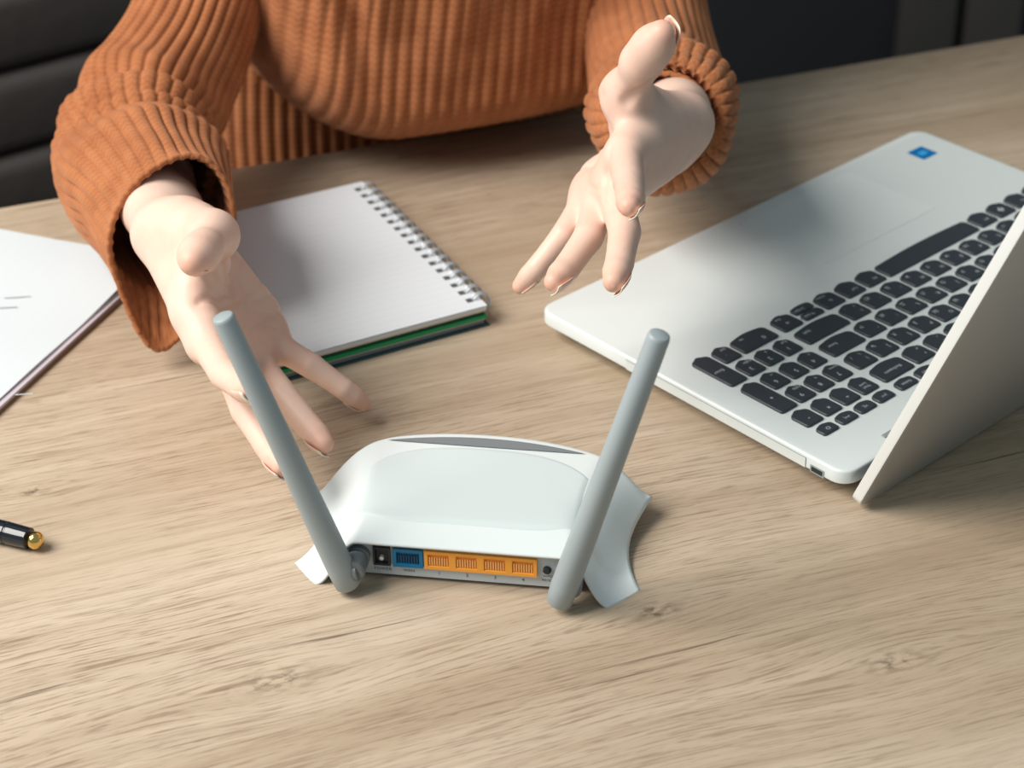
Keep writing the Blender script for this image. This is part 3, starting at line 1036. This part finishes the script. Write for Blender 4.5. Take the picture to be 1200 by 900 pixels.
def build_hand(W, elbow, fingers, thumb, palm_hint, thumb_back, tk=0.94, lines=()):
    """fingers: dict i,m,r,p of joint lists [mcp,pip,dip,tip]; thumb: [cmc,mcp,ip,tip]"""
    allp = np.array([W] + [q for f in fingers.values() for q in f] + list(thumb) + [W + unit(elbow - W) * 0.10])
    fld = Field(allp.min(0) - 0.03, allp.max(0) + 0.03, 0.00115)
    i, m, r, p = (fingers[k] for k in 'imrp')
    hx = unit(0.5 * (m[0] + r[0]) - W)
    across = i[0] - p[0]; across = unit(across - hx * (across @ hx))
    pn = np.cross(hx, across)
    if pn @ palm_hint < 0: pn = -pn
    fa = unit(elbow - W)
    # forearm and wrist, broader than thick
    for sgn in (-1, 1):
        fld.add([(W + across * 0.0095 * sgn, W + across * 0.009 * sgn + fa * 0.04, 0.0158, 0.0165), (W + across * 0.009 * sgn + fa * 0.04, W + across * 0.010 * sgn + fa * 0.12, 0.0165, 0.023)], 0.01, 0.016)
    # palm: four metacarpals over a filled pad
    car = {'i': 0.0125, 'm': 0.005, 'r': -0.004, 'p': -0.0120}
    for k, f in fingers.items():
        c = W + across * car[k] + hx * 0.006
        fld.add([(c, f[0] - pn * 0.001, 0.0140, 0.0108 if k != 'p' else 0.0100)], 0.004, 0.012)
    mm = [0.5 * (a[0] + b[0]) for a, b in ((i, m), (m, r), (r, p))]
    for q in mm:
        fld.add([(W + hx * 0.03, q - hx * 0.006, 0.0125, 0.0098)], 0.004, 0.010)
    # heel of the hand and the pad below the fingers
    fld.add([(W - across * 0.013 + hx * 0.014 + pn * 0.004, p[0] - hx * 0.020 + pn * 0.003, 0.0140, 0.0108)], 0.004, 0.012)
    fld.add([(i[0] + pn * 0.003 - hx * 0.008, m[0] + pn * 0.004 - hx * 0.006, 0.0092, 0.0092), (m[0] + pn * 0.004 - hx * 0.006, r[0] + pn * 0.004 - hx * 0.006, 0.0092, 0.009),
             (r[0] + pn * 0.004 - hx * 0.006, p[0] + pn * 0.003 - hx * 0.006, 0.009, 0.0085)], 0.006, 0.008)
    # thumb with its muscle
    t0, t1, t2, t3 = thumb
    fld.add([(t0, t1, 0.0150, 0.0118)], 0.004, 0.018)
    fld.add([(t0 + hx * 0.01, 0.5 * (t1 + W + hx * 0.04), 0.0135, 0.0110)], 0.004, 0.014)
    fld.add([(0.45 * t1 + 0.55 * t0, i[0] - hx * 0.022, 0.0085, 0.0078)], 0.004, 0.012)
    fld.add([(t1, t2, 0.0118 * tk, 0.0106 * tk), (t2, t2 + (t3 - t2) * 0.45, 0.0106 * tk, 0.0104 * tk), (t2 + (t3 - t2) * 0.45, t3 - unit(t3 - t2) * 0.006, 0.0104 * tk, 0.0074 * tk)], 0.008, 0.014)
    rad = {'i': (0.0098, 0.0084, 0.0074, 0.0056), 'm': (0.0100, 0.0086, 0.0075, 0.0057), 'r': (0.0096, 0.0082, 0.0072, 0.0054), 'p': (0.0086, 0.0072, 0.0062, 0.0048)}
    tips = []
    for k, f in fingers.items():
        ra = rad[k]
        a, b, c, d = f
        e = d - unit(d - c) * ra[3]
        md = 0.5 * (a + b); md2 = 0.5 * (b + c)
        segs = [(a, md, ra[0], ra[1] * 1.03), (md, b, ra[1] * 1.03, ra[1]), (b, md2, ra[1], ra[2] * 1.03), (md2, c, ra[2] * 1.03, ra[2]),
                (c, c + (e - c) * 0.5, ra[2], ra[2] * 0.98), (c + (e - c) * 0.5, e, ra[2] * 0.98, ra[3])]
        fld.add(segs, 0.0006, 0.005)
        tips.append((c, d, ra[2], k))
        for jn, rr_ in ((a * 0.35 + b * 0.65 - (b - a) * 0.65, ra[0]), (b, ra[1]), (c, ra[2])):
            # flexion creases on the palm side
            ax_ = unit(d - a); sd = np.cross(ax_, pn); sd = unit(sd); pp = unit(np.cross(sd, ax_))
            if pp @ pn < 0: pp = -pp
            fld.carve([jn + pp * rr_ * 0.7 - sd * rr_ * 0.8, jn + pp * rr_ * 1.05, jn + pp * rr_ * 0.7 + sd * rr_ * 0.8], 0.0010, 0.00015)
    folds_ = []
    # palm creases, laid on the surface
    def surf(q):
        for k in range(60):
            w = q + pn * (0.034 - 0.001 * k)
            g = np.clip(np.round((w - fld.lo) / fld.h).astype(int), 0, fld.n - 1)
            if fld.F[tuple(g)] < 0: return w
        return q

    def crease(pts, rad_, dep):
        fld.carve([surf(q) for q in catmull(pts, 14)], rad_, dep)
    A_, H_ = across, hx
    crease([i[0] - H_ * 0.020 + A_ * 0.005, W + H_ * 0.052 + A_ * 0.002, W + H_ * 0.030 - A_ * 0.003, W + H_ * 0.014 - A_ * 0.003], 0.0017, 0.0012)
    crease([i[0] - H_ * 0.018 + A_ * 0.006, m[0] - H_ * 0.028, p[0] - H_ * 0.034], 0.0014, 0.0009)
    crease([m[0] - H_ * 0.009 + A_ * 0.004, r[0] - H_ * 0.017, p[0] - H_ * 0.015 - A_ * 0.007], 0.0014, 0.0009)
    crease([m[0] - H_ * 0.03 + A_ * 0.002, r[0] - H_ * 0.035, W + H_ * 0.03 - A_ * 0.006], 0.0012, 0.0006)
    crease([r[0] - H_ * 0.012, r[0] - H_ * 0.036 - A_ * 0.004], 0.0011, 0.0006)
    # skin folds traced where the photograph shows them, dropped onto the skin along the line of sight
    for px_pts, rad_, dep in lines:
        pts_ = []
        for q in catmull(px_pts, 12):
            d_ = ray(q[0], q[1]); b_ = (W - CAM) @ d_
            for k in range(340):
                w = CAM + d_ * (b_ - 0.17 + 0.001 * k)
                g = np.round((w - fld.lo) / fld.h).astype(int)
                if np.any(g < 0) or np.any(g >= fld.n): continue
                if fld.F[tuple(g)] < 0:
                    pts_.append(w); break
        if len(pts_) > 2: folds_.append((pts_, rad_, dep))
    for pts_, rad_, dep in folds_: fld.carve(pts_, rad_, dep)
    V, Fc = fld.mesh()
    # flush of the skin: finger ends, palm pads
    for c, d, rr_, k in tips + [(t2, t3, 0.01, 't')]: flush_spots.append((d, 0.013, 0.9))
    for q in (m[0], r[0], p[0]): flush_spots.append((q + pn * 0.008, 0.012, 0.35))
    body_v.append(V); body_f.append(Fc)
    # nails
    for c, d, rr_, k in tips + [(t2, t3, 0.0098 * tk, 't')]:
        ax_ = unit(d - c)
        back = -pn if k != 't' else thumb_back
        back = unit(back - ax_ * (back @ ax_))
        sd = np.cross(ax_, back)
        nv, nf, nm_ = [], [], []
        nl, nw = (0.0145, 0.0054) if k != 't' else (0.0155, 0.0070)
        if k == 't' and tk < 0.9: nl = 0.0105
        if k == 'p': nl, nw = 0.0115, 0.0045
        cen = d - ax_ * 0.0105
        for a in range(8):
            f = a / 7.0
            x = -0.004 + nl * f
            wv = nw * (1 - 0.30 * max(0, (f - 0.65) / 0.35) ** 2) * (0.86 + 0.14 * min(1, f * 4))
            for b in range(7):
                g = (b / 6.0 - 0.5) * 2
                # follows the finger end down towards the tip
                rad_ = rr_ * (0.92 if k == 't' and tk < 0.9 else 1.0) * (1.0 - 0.46 * max(0, f - 0.15) ** 1.6)
                nv.append(cen + ax_ * x + sd * wv * g + back * (rad_ * math.sqrt(max(0.05, 1 - (0.62 * g) ** 2)) - 0.0002))
        for a in range(7):
            for b in range(6):
                nf.append((a * 7 + b, a * 7 + b + 1, (a + 1) * 7 + b + 1, (a + 1) * 7 + b)); nm_.append(1 if a >= 6 else 0)
        nails.append((nv, nf, nm_))
    return dict(across=across, pn=pn, hx=hx)


# --- her right hand (beside the papers), palm up, thumb towards the lens
KR = 1.06
RW = P(201, 272, 0.096)
rf = {}
for k, seq in (('i', [((243, 402), .088, 'n'), ((264, 438), .038, 'n'), ((284, 453), .022, 's'), ((296, 460), .017, 's')]),
               ('m', [((270, 427), .088, 'n'), ((289, 480), .043, 's'), ((315, 523), .027, 's'), ((336, 554), .021, 's')]),
               ('r', [((298, 424), .083, 'n'), ((331, 463), .039, 'n'), ((362, 500), .025, 's'), ((386, 527), .020, 's')]),
               ('p', [((319, 402), .078, 'n'), ((365, 429), .032, 'n'), ((402, 455), .020, 's'), ((432, 478), .019, 's')])):
    rf[k] = bone_chain(RW, seq, K=KR)[1:]
rt = bone_chain(RW, [((218, 264), .026, 'n'), ((250, 276), .036, 'n'), ((238, 292), .028, 'n'), ((222, 312), .024, 'n')], K=KR)[1:]
RELB = np.array([-0.250, 1.226, 0.062])
hr = build_hand(RW, RELB, rf, rt, np.array([0.35, -0.45, 0.8]), np.array([0.1, 0.8, -0.55]), 0.84,
                [([(262, 300), (263, 314), (266, 328), (272, 346)], 0.0020, 0.0022), ([(238, 322), (250, 333), (266, 346)], 0.0016, 0.0018), ([(243, 316), (254, 328), (264, 334)], 0.0012, 0.0012),
                 ([(284, 296), (280, 322), (281, 346), (297, 393)], 0.0014, 0.0012), ([(284, 341), (293, 331), (302, 319)], 0.0012, 0.0009), ([(290, 353), (303, 350), (318, 344)], 0.0012, 0.0009),
                 ([(296, 388), (308, 380), (324, 384)], 0.0014, 0.0010), ([(300, 372), (310, 366), (320, 366)], 0.0011, 0.0008)])
# --- her left hand (over the laptop corner), thumb raised
KL = 1.04
LWp = P(790, 155, 0.130)
lf = {}
for k, seq in (('i', [((733, 182), .088, 'n'), ((737, 214), .040, 'n'), ((739, 232), .023, 's'), ((737, 246), .018, 's')]),
               ('m', [((720, 220), .088, 'n'), ((732, 272), .043, 'n'), ((726, 308), .027, 's'), ((717, 338), .021, 's')]),
               ('r', [((704, 238), .083, 'n'), ((689, 279), .039, 'n'), ((664, 314), .025, 's'), ((644, 336), .020, 's')]),
               ('p', [((689, 232), .078, 'n'), ((660, 277), .032, 'n'), ((630, 313), .020, 's'), ((604, 342), .019, 's')])):
    lf[k] = bone_chain(LWp, seq, K=KL)[1:]
lt = bone_chain(LWp, [((765, 140), .030, 'n'), ((733, 112), .040, 'n'), ((752, 72), .034, 's'), ((783, 30), .029, 's')], K=KL)[1:]
LELB = np.array([0.098, 1.262, 0.070])
hl = build_hand(LWp, LELB, lf, lt, np.array([-0.9, -0.1, 0.4]), np.array([0.8, 0.45, 0.2]), 0.92,
                [([(734, 119), (744, 110), (755, 103), (766, 96)], 0.0030, 0.0030), ([(716, 168), (712, 200), (708, 232)], 0.0016, 0.0010), ([(708, 236), (714, 243), (722, 246)], 0.0013, 0.0010), ([(690, 216), (698, 222), (708, 222)], 0.0012, 0.0008)])

# --- arms inside the sleeves, trunk, neck and head: one skin with the hands
RS, LS = np.array([-0.165, 1.405, 0.325]), np.array([0.135, 1.500, 0.320])
HC = edge(-0.03, 0.06, 0.58)
face = -ndir
Zv = np.array([0, 0, 1.0])
fld = Field(np.array([-0.36, 0.98, -0.30]), np.array([0.34, 1.72, 0.74]), 0.0055)
fld.F[:] = 0.08
fra, fla = unit(RELB - RW), unit(LELB - LWp)
RM, LM = np.array([-0.194, 1.320, 0.160]), np.array([0.095, 1.375, 0.150])
fld.add([(RW + fra * 0.05, RELB, 0.026, 0.030), (RELB, RM, 0.030, 0.029), (RM, RS + tdir * 0.012, 0.029, 0.034)], 0.012, 0.02)
fld.add([(LWp + fla * 0.05, LELB, 0.026, 0.033), (LELB, LM, 0.030, 0.029), (LM, LS - tdir * 0.012, 0.029, 0.034)], 0.012, 0.02)
for sg in (-1, 1):
    fld.add([(edge(-0.04 + 0.055 * sg, 0.14, -0.20), edge(-0.03 + 0.05 * sg, 0.10, 0.29), 0.085, 0.075)], 0.01, 0.03)
    fld.add([(edge(-0.03 + 0.05 * sg, 0.05, 0.14), edge(-0.03 + 0.05 * sg, 0.05, 0.20), 0.06, 0.06)], 0.01, 0.04)
fld.add([(RS + tdir * 0.012, edge(-0.03, 0.11, 0.35), 0.036, 0.055), (LS - tdir * 0.012, edge(-0.03, 0.11, 0.35), 0.036, 0.055)], 0.03, 0.03)
fld.add([(edge(-0.03, 0.11, 0.33), HC - Zv * 0.05 + ndir * 0.02, 0.055, 0.05)], 0.01, 0.03)
fld.add([(HC + Zv * 0.03 + ndir * 0.015, HC - Zv * 0.02 + face * 0.01, 0.078, 0.072), (HC - Zv * 0.02 + face * 0.015, HC - Zv * 0.085 + face * 0.035, 0.066, 0.034)], 0.04, 0.03)
fld.add([(HC + face * 0.082 + Zv * 0.005, HC + face * 0.100 - Zv * 0.028, 0.007, 0.0115)], 0.01, 0.014)
fld.add([(HC + face * 0.074 - Zv * 0.058 + tdir * 0.014, HC + face * 0.074 - Zv * 0.058 - tdir * 0.014, 0.011, 0.011)], 0.01, 0.01)
for sg in (-1, 1):
    fld.add([(HC + tdir * sg * 0.077 + Zv * 0.012, HC + tdir * sg * 0.075 - Zv * 0.022, 0.010, 0.008)], 0.01, 0.006)
    fld.carve([HC + face * 0.083 + tdir * sg * 0.020 + Zv * 0.006, HC + face * 0.076 + tdir * sg * 0.042 + Zv * 0.006], 0.010, 0.006)
body_v.append(None); body_f.append(None)
body_v[-1], body_f[-1] = fld.mesh()


def raw_mesh(V, Fq):
    me = bpy.data.meshes.new('tmp')
    me.vertices.add(len(V)); me.vertices.foreach_set('co', V.astype(np.float32).ravel())
    me.loops.add(Fq.size); me.loops.foreach_set('vertex_index', Fq.astype(np.int32).ravel())
    me.polygons.add(len(Fq)); me.polygons.foreach_set('loop_start', np.arange(0, Fq.size, 4, dtype=np.int32))
    me.update(calc_edges=True)
    return me


bm = bmesh.new()
for k, (w_, f_) in enumerate(((RW, fra), (LWp, fla))):
    V, Fq = body_v[k], body_f[k]
    hb = bmesh.new(); hb.from_mesh(raw_mesh(V, Fq))
    bmesh.ops.bisect_plane(hb, geom=hb.verts[:] + hb.edges[:] + hb.faces[:], dist=1e-6, plane_co=tuple(w_ + f_ * 0.075), plane_no=tuple(f_), clear_outer=True)
    tmp = bpy.data.meshes.new('tmp'); hb.to_mesh(tmp); hb.free()
    bm.from_mesh(tmp)
hb = bmesh.new(); hb.from_mesh(raw_mesh(body_v[2], body_f[2]))
for w_, f_ in ((RW, fra), (LWp, fla)):
    pc = Vector(tuple(w_ + f_ * 0.085))
    near = [f for f in hb.faces if (f.calc_center_median() - pc).length < 0.075]
    ge = {v for f in near for v in f.verts} | {e for f in near for e in f.edges} | set(near)
    bmesh.ops.bisect_plane(hb, geom=list(ge), dist=1e-6, plane_co=pc, plane_no=tuple(f_), clear_inner=True)
tmp = bpy.data.meshes.new('tmp'); hb.to_mesh(tmp); hb.free()
bm.from_mesh(tmp)
for w_, f_ in ((RW, fra), (LWp, fla)):
    pc = Vector(tuple(w_ + f_ * 0.080)); fv = Vector(tuple(f_))
    es = [e for e in bm.edges if len(e.link_faces) == 1 and all(abs((v.co - pc).dot(fv)) < 0.0065 and (v.co - pc).length < 0.07 for v in e.verts)]
    bmesh.ops.bridge_loops(bm, edges=es)
bmesh.ops.recalc_face_normals(bm, faces=bm.faces)
me = bm_mesh('person', bm, True)
nvt = len(me.vertices)
BV = np.empty(nvt * 3, np.float32); me.vertices.foreach_get('co', BV); BV = BV.reshape(-1, 3)
fl = np.zeros(nvt)
for c_, rad_, amp_ in flush_spots:
    fl = np.maximum(fl, amp_ * np.exp(-(np.linalg.norm(BV - c_, axis=1) / rad_) ** 2))
at = me.attributes.new('flush', 'FLOAT', 'POINT'); at.data.foreach_set('value', fl.astype(np.float32))
person = new_obj('person', me, M['skin'])
tag(person, 'person in a rust ribbed sweater holding both hands out over the table', 'person')
sm = person.modifiers.new('smooth', 'SMOOTH'); sm.factor = 0.5; sm.iterations = 7
for nv, nf, nm_ in nails:
    me = pymesh('fingernail', nv, nf)
    o = new_obj('fingernail', me, [M['nail'], M['nail_tip']], person)
    me.polygons.foreach_set('material_index', nm_)
    md = o.modifiers.new('t', 'SOLIDIFY'); md.thickness = 0.0005; md.offset = 0
# hair cap
hv, hf = [], []
for j in range(15):
    for i in range(28):
        a = 2 * math.pi * i / 28
        fr_ = math.cos(a)                                   # +1 at the face side
        lowest = 0.52 if fr_ > 0.55 else (0.85 if fr_ > 0.2 else 1.5)
        th = j / 14 * lowest * math.pi / 2 * 1.15
        rr_ = 0.097
        dz = math.cos(th) * 0.108 if th < math.pi / 2 else -(th - math.pi / 2) * 0.20
        hr_ = math.sin(min(th, math.pi / 2)) * rr_
        p_ = HC + np.array([0, 0, 0.022 + dz]) + face * (hr_ * fr_ - 0.012) + tdir * hr_ * math.sin(a) * 0.95
        hv.append(p_)
hf = [(j * 28 + i, j * 28 + (i + 1) % 28, (j + 1) * 28 + (i + 1) % 28, (j + 1) * 28 + i) for j in range(14) for i in range(28)]
new_obj('hair', pymesh('hair', hv, hf), M['hair'], person)
for sg in (-1, 1):
    q = HC + face * 0.070 + tdir * sg * 0.031 + np.array([0, 0, 0.006])
    lathe('eye', [(0, 0.0), (0.001, 0.005), (0.005, 0.009), (0.009, 0.010), (0.014, 0.0)], tuple(q + face * 0.008), tuple(-face), pbr('eye_dark', (0.03, 0.02, 0.015), 0.1), person, 16)


# --- knitted sweater
def rib(phi, n, amp):
    """rounded ridges with tight grooves between"""
    c = np.abs(np.cos(phi * n / 2.0))
    return amp * (c ** 0.38 - 0.82)


def add_uv(me, uvv):
    uv = me.uv_layers.new(name='UVMap')
    li = np.empty(len(me.loops), np.int32); me.loops.foreach_get('vertex_index', li)
    uv.data.foreach_set('uv', np.asarray(uvv, np.float32)[li].ravel())


def sleeve(name, ctrl, nrib, parent, folds, ref, nring=190, sub=8, droop=None, thick=0.003, ramp=0.0030):
    """ctrl rows: x, y, z, half height, half width"""
    C = catmull(ctrl, nring)
    cen = C[:, :3]
    T = np.gradient(cen, axis=0); T /= np.linalg.norm(T, axis=1)[:, None]
    # soften the frame's turn at the bend
    for _ in range(10): T[1:-1] = (T[:-2] + T[1:-1] * 2 + T[2:]) / 4
    T /= np.linalg.norm(T, axis=1)[:, None]
    n = nrib * sub
    phi = 2 * np.pi * np.arange(n) / n
    s = np.concatenate([[0], np.cumsum(np.linalg.norm(np.diff(cen, axis=0), axis=1))])
    verts, uvs = [], []
    up = np.array(ref, float)
    for k in range(nring):
        t = T[k]
        w = up - t * (up @ t); w /= np.linalg.norm(w); up = w
        sd = np.cross(t, w)
        f = k / (nring - 1)
        ra, rb = C[k, 3], C[k, 4]
        fold = np.zeros(n); shift = np.zeros(n)
        for (f0, wd, amp, ph, sk) in folds:
            ff = f0 + sk * np.cos(phi - ph)
            fold += amp * np.exp(-((f - ff) / wd) ** 2) * (0.45 + 0.55 * np.cos(phi - ph))
        wob = 0.0014 * np.sin(3 * phi + f * 14) + 0.001 * np.sin(5 * phi - f * 9)
        edge_f = max(0.0, min(1.0, (1 - f) / 0.12))
        rr_ = rib(phi, nrib, ramp) * (0.30 + 0.70 * edge_f) + fold + wob * edge_f
        pos = cen[k] + np.outer((ra + rr_) * np.cos(phi), w) + np.outer((rb + rr_) * np.sin(phi), sd)
        if droop is not None:
            e = max(0.0, (f - 0.90) / 0.10) ** 1.6
            pos = pos + e * droop(phi)
        verts.append(pos)
        uvs.append(np.stack([phi * nrib / (2 * np.pi), np.full(n, s[k])], 1))
    V = np.concatenate(verts); UVs = np.concatenate(uvs)
    ii = np.arange(n); jj = (ii + 1) % n
    faces = np.concatenate([np.stack([k * n + ii, k * n + jj, (k + 1) * n + jj, (k + 1) * n + ii], 1) for k in range(nring - 1)])
    me = pymesh(name, V, faces)
    bmx = bmesh.new(); bmx.from_mesh(me); bmesh.ops.recalc_face_normals(bmx, faces=bmx.faces); bmx.to_mesh(me); bmx.free()
    add_uv(me, UVs)
    o = new_obj(name, me, M['knit'], parent)
    md = o.modifiers.new('t', 'SOLIDIFY'); md.thickness = thick; md.offset = -1
    return o


# torso: rings of (z, half width, front n, back n, centre shift along the edge)
TR = [(-0.300, 0.180, 0.045, 0.27, -0.045), (-0.20, 0.176, 0.042, 0.26, -0.045), (-0.10, 0.174, 0.040, 0.25, -0.047), (0.0, 0.172, 0.038, 0.245, -0.048), (0.10, 0.168, 0.036, 0.24, -0.04),
      (0.20, 0.164, 0.030, 0.23, -0.03), (0.300, 0.160, 0.020, 0.21, -0.03), (0.360, 0.150, 0.035, 0.19, -0.03), (0.400, 0.115, 0.055, 0.17, -0.03),
      (0.430, 0.075, 0.058, 0.155, -0.03), (0.455, 0.066, 0.050, 0.150, -0.03)]
NRING, NRIB, SUB = 190, 92, 7
C = catmull(TR, NRING)
n = NRIB * SUB
verts, uvs = [], []
th = np.linspace(0, 2 * np.pi, 2001)
for k in range(NRING):
    z, a, f_, b_, sh = C[k]
    cn, hd = (f_ + b_) / 2, (b_ - f_) / 2
    e = 2.5
    cx = np.sign(np.cos(th)) * np.abs(np.cos(th)) ** (2 / e) * a
    cy = np.sign(np.sin(th)) * np.abs(np.sin(th)) ** (2 / e) * hd
    L = np.concatenate([[0], np.cumsum(np.hypot(np.diff(cx), np.diff(cy)))])
    u_ = np.arange(n) / n * L[-1]
    X = np.interp(u_, L, cx); Y = np.interp(u_, L, cy)
    tx = np.roll(X, -1) - np.roll(X, 1); ty = np.roll(Y, -1) - np.roll(Y, 1)
    ln = np.hypot(tx, ty) + 1e-9
    nx_, ny_ = ty / ln, -tx / ln
    ph = 2 * np.pi * np.arange(n) / n
    front = np.clip(-Y / hd, 0, 1)
    # the chest leans out over the table: a rounded swelling with its lower corners drawn in
    tc_, rc_ = sh + X + 0.028, 0.085
    qx = np.abs(tc_) - (0.150 - rc_); qz = np.abs(z - 0.27) - (0.252 - rc_)
    sd_ = np.hypot(np.clip(qx, 0, None), np.clip(qz, 0, None)) + np.minimum(np.maximum(qx, qz), 0) - rc_
    mk = np.clip((0.010 - sd_) / 0.055, 0, 1); mk = np.sqrt(1 - (1 - mk) ** 2)
    fade = np.clip((0.42 - z) / 0.25, 0, 1); fade = fade * fade * (3 - 2 * fade)
    lean = 0.122 * mk * fade * np.clip(front * 1.6, 0, 1)
    xf = X / a
    up_ = np.clip((z - 0.03) / 0.08, 0, 1)
    fold = up_ * (0.0035 * np.sin(8 * ph + 20 * z) + 0.002 * np.sin(15 * ph - 27 * z))
    fold = fold - 0.014 * np.exp(-((xf + 0.52 - (z - 0.10) * -1.5) / 0.06) ** 2) * front * np.clip((z - 0.07) / 0.05, 0, 1)
    d = rib(ph, NRIB, 0.0048) + fold
    X = X + nx_ * d; Y = Y + ny_ * d - lean
    zz = z
    pos = EDGE_P + np.outer(sh + X, tdir) + np.outer(cn + Y, ndir)
    pos[:, 2] = zz
    verts.append(pos)
    uvs.append(np.stack([ph * NRIB / (2 * np.pi), np.full(n, k * 0.0046)], 1))
V = np.concatenate(verts)
ii = np.arange(n); jj = (ii + 1) % n
faces = np.concatenate([np.stack([k * n + ii, k * n + jj, (k + 1) * n + jj, (k + 1) * n + ii], 1) for k in range(NRING - 1)])
me = pymesh('sweater', V, faces); add_uv(me, np.concatenate(uvs))
sw = new_obj('sweater', me, M['knit'], person)
tag(sw, 'rust orange ribbed knit sweater')

# sleeve beside the papers: wide, pushed-up folds at the elbow and a drooping open cuff
rs = np.array([-0.165, 1.405, 0.335])
RC = [(*rs, .060, .056), (-0.174, 1.372, 0.245, .050, .047), (-0.192, 1.322, 0.160, .043, .042), (-0.211, 1.272, 0.105, .042, .042), (-0.234, 1.215, 0.074, .048, .048),
      (-0.232, 1.150, 0.068, .051, .050), (-0.214, 1.100, 0.077, .050, .045), (-0.200, 1.060, 0.081, .047, .039), (-0.193, 1.038, 0.082, .045, .036)]


def droop_r(phi):
    low = np.clip(-np.cos(phi - 0.25), 0, 1) ** 4
    top = np.clip(np.cos(phi), 0, 1) ** 6
    return np.outer(low, np.array([-0.002, -0.014, -0.026])) + np.outer(top, np.array([0.0, 0.006, 0.002]))


sleeve('sleeve', RC, 34, sw, [(0.47, 0.022, 0.003, 0.3, 0.02), (0.515, 0.018, -0.005, 0.2, 0.025), (0.55, 0.018, 0.005, 0.1, 0.03), (0.588, 0.014, -0.008, 0.0, 0.035), (0.622, 0.016, 0.003, -0.2, 0.035), (0.655, 0.014, -0.006, -0.5, 0.04), (0.72, 0.03, 0.004, 0.2, 0.03), (0.25, 0.02, -0.003, 0.8, 0.05)],
       (0.15, -1, 0), droop=droop_r)
ls = np.array([0.135, 1.500, 0.330])
LC = [(*ls, .060, .056), (0.114, 1.440, 0.245, .049, .047), (0.095, 1.375, 0.150, .042, .041), (0.094, 1.312, 0.095, .043, .043), (0.097, 1.250, 0.078, .045, .045),
      (0.097, 1.190, 0.086, .046, .046), (0.095, 1.140, 0.101, .046, .045), (0.093, 1.108, 0.114, .043, .042), (0.092, 1.098, 0.119, .034, .034), (0.092, 1.096, 0.1205, .029, .029)]
sleeve('sleeve', LC, 34, sw, [(0.50, 0.02, -0.006, 0.0, 0.02), (0.60, 0.015, -0.006, -0.4, 0.03), (0.66, 0.014, 0.004, -0.2, 0.02), (0.70, 0.013, -0.006, -0.2, 0.02)], (0, -1, 0), ramp=0.0023)

# trousers under the table
tv = None
for sg in (-1, 1):
    hip = edge(-0.045 + 0.075 * sg, 0.14, -0.235); knee = edge(-0.045 + 0.10 * sg, -0.26, -0.20); ank = edge(-0.045 + 0.10 * sg, -0.24, -0.66); toe = edge(-0.045 + 0.11 * sg, -0.36, -0.715)
    Cc = catmull([(*hip, 0.078), (*(0.5 * (hip + knee)), 0.07), (*knee, 0.058), (*(0.5 * (knee + ank)), 0.05), (*ank, 0.038)], 30)
    bm = bmesh.new(); prev = None
    for q in range(30):
        tt = Cc[min(q + 1, 29), :3] - Cc[max(q - 1, 0), :3]
        t_, s_, w_ = frame_of(tt)
        if prev is not None:
            s_ = prev[1] - t_ * (prev[1] @ t_); s_ /= np.linalg.norm(s_); w_ = np.cross(s_, t_)
        ring = [bm.verts.new(tuple(Cc[q, :3] + Cc[q, 3] * (math.cos(2 * math.pi * k / 20) * s_ + math.sin(2 * math.pi * k / 20) * w_))) for k in range(20)]
        if prev is not None:
            for k in range(20): bm.faces.new((prev[0][k], prev[0][(k + 1) % 20], ring[(k + 1) % 20], ring[k]))
        else: bm.faces.new(ring)
        prev = (ring, s_)
    bm.faces.new(prev[0])
    new_obj('trouser_leg', bm_mesh('trouser_leg', bm, True), M['jeans'], person)
    sh = np.array([*(0.6 * ank + 0.4 * toe)])
    sh[2] = FLOOR_Z
    shoe = bmesh.new()
    fo = -ndir
    rings = []
    for q in range(9):
        f = q / 8
        c = ank[:3] + (fo * (-0.05 + 0.22 * f)); c[2] = FLOOR_Z
        hw = 0.040 * math.sin(math.pi * (0.12 + 0.76 * f)) ** 0.5; ht = 0.075 * (1 - 0.55 * f)
        rings.append([shoe.verts.new(tuple(c + tdir * hw * math.cos(a) + np.array([0, 0, ht * max(0, math.sin(a)) ** 0.7]))) for a in np.linspace(0, math.pi, 9)])
    for a, b in zip(rings[:-1], rings[1:]):
        for k in range(8): shoe.faces.new((a[k], a[k + 1], b[k + 1], b[k]))
    shoe.faces.new(rings[0]); shoe.faces.new(rings[-1])
    new_obj('shoe', bm_mesh('shoe', shoe, True), M['rubber'], person)
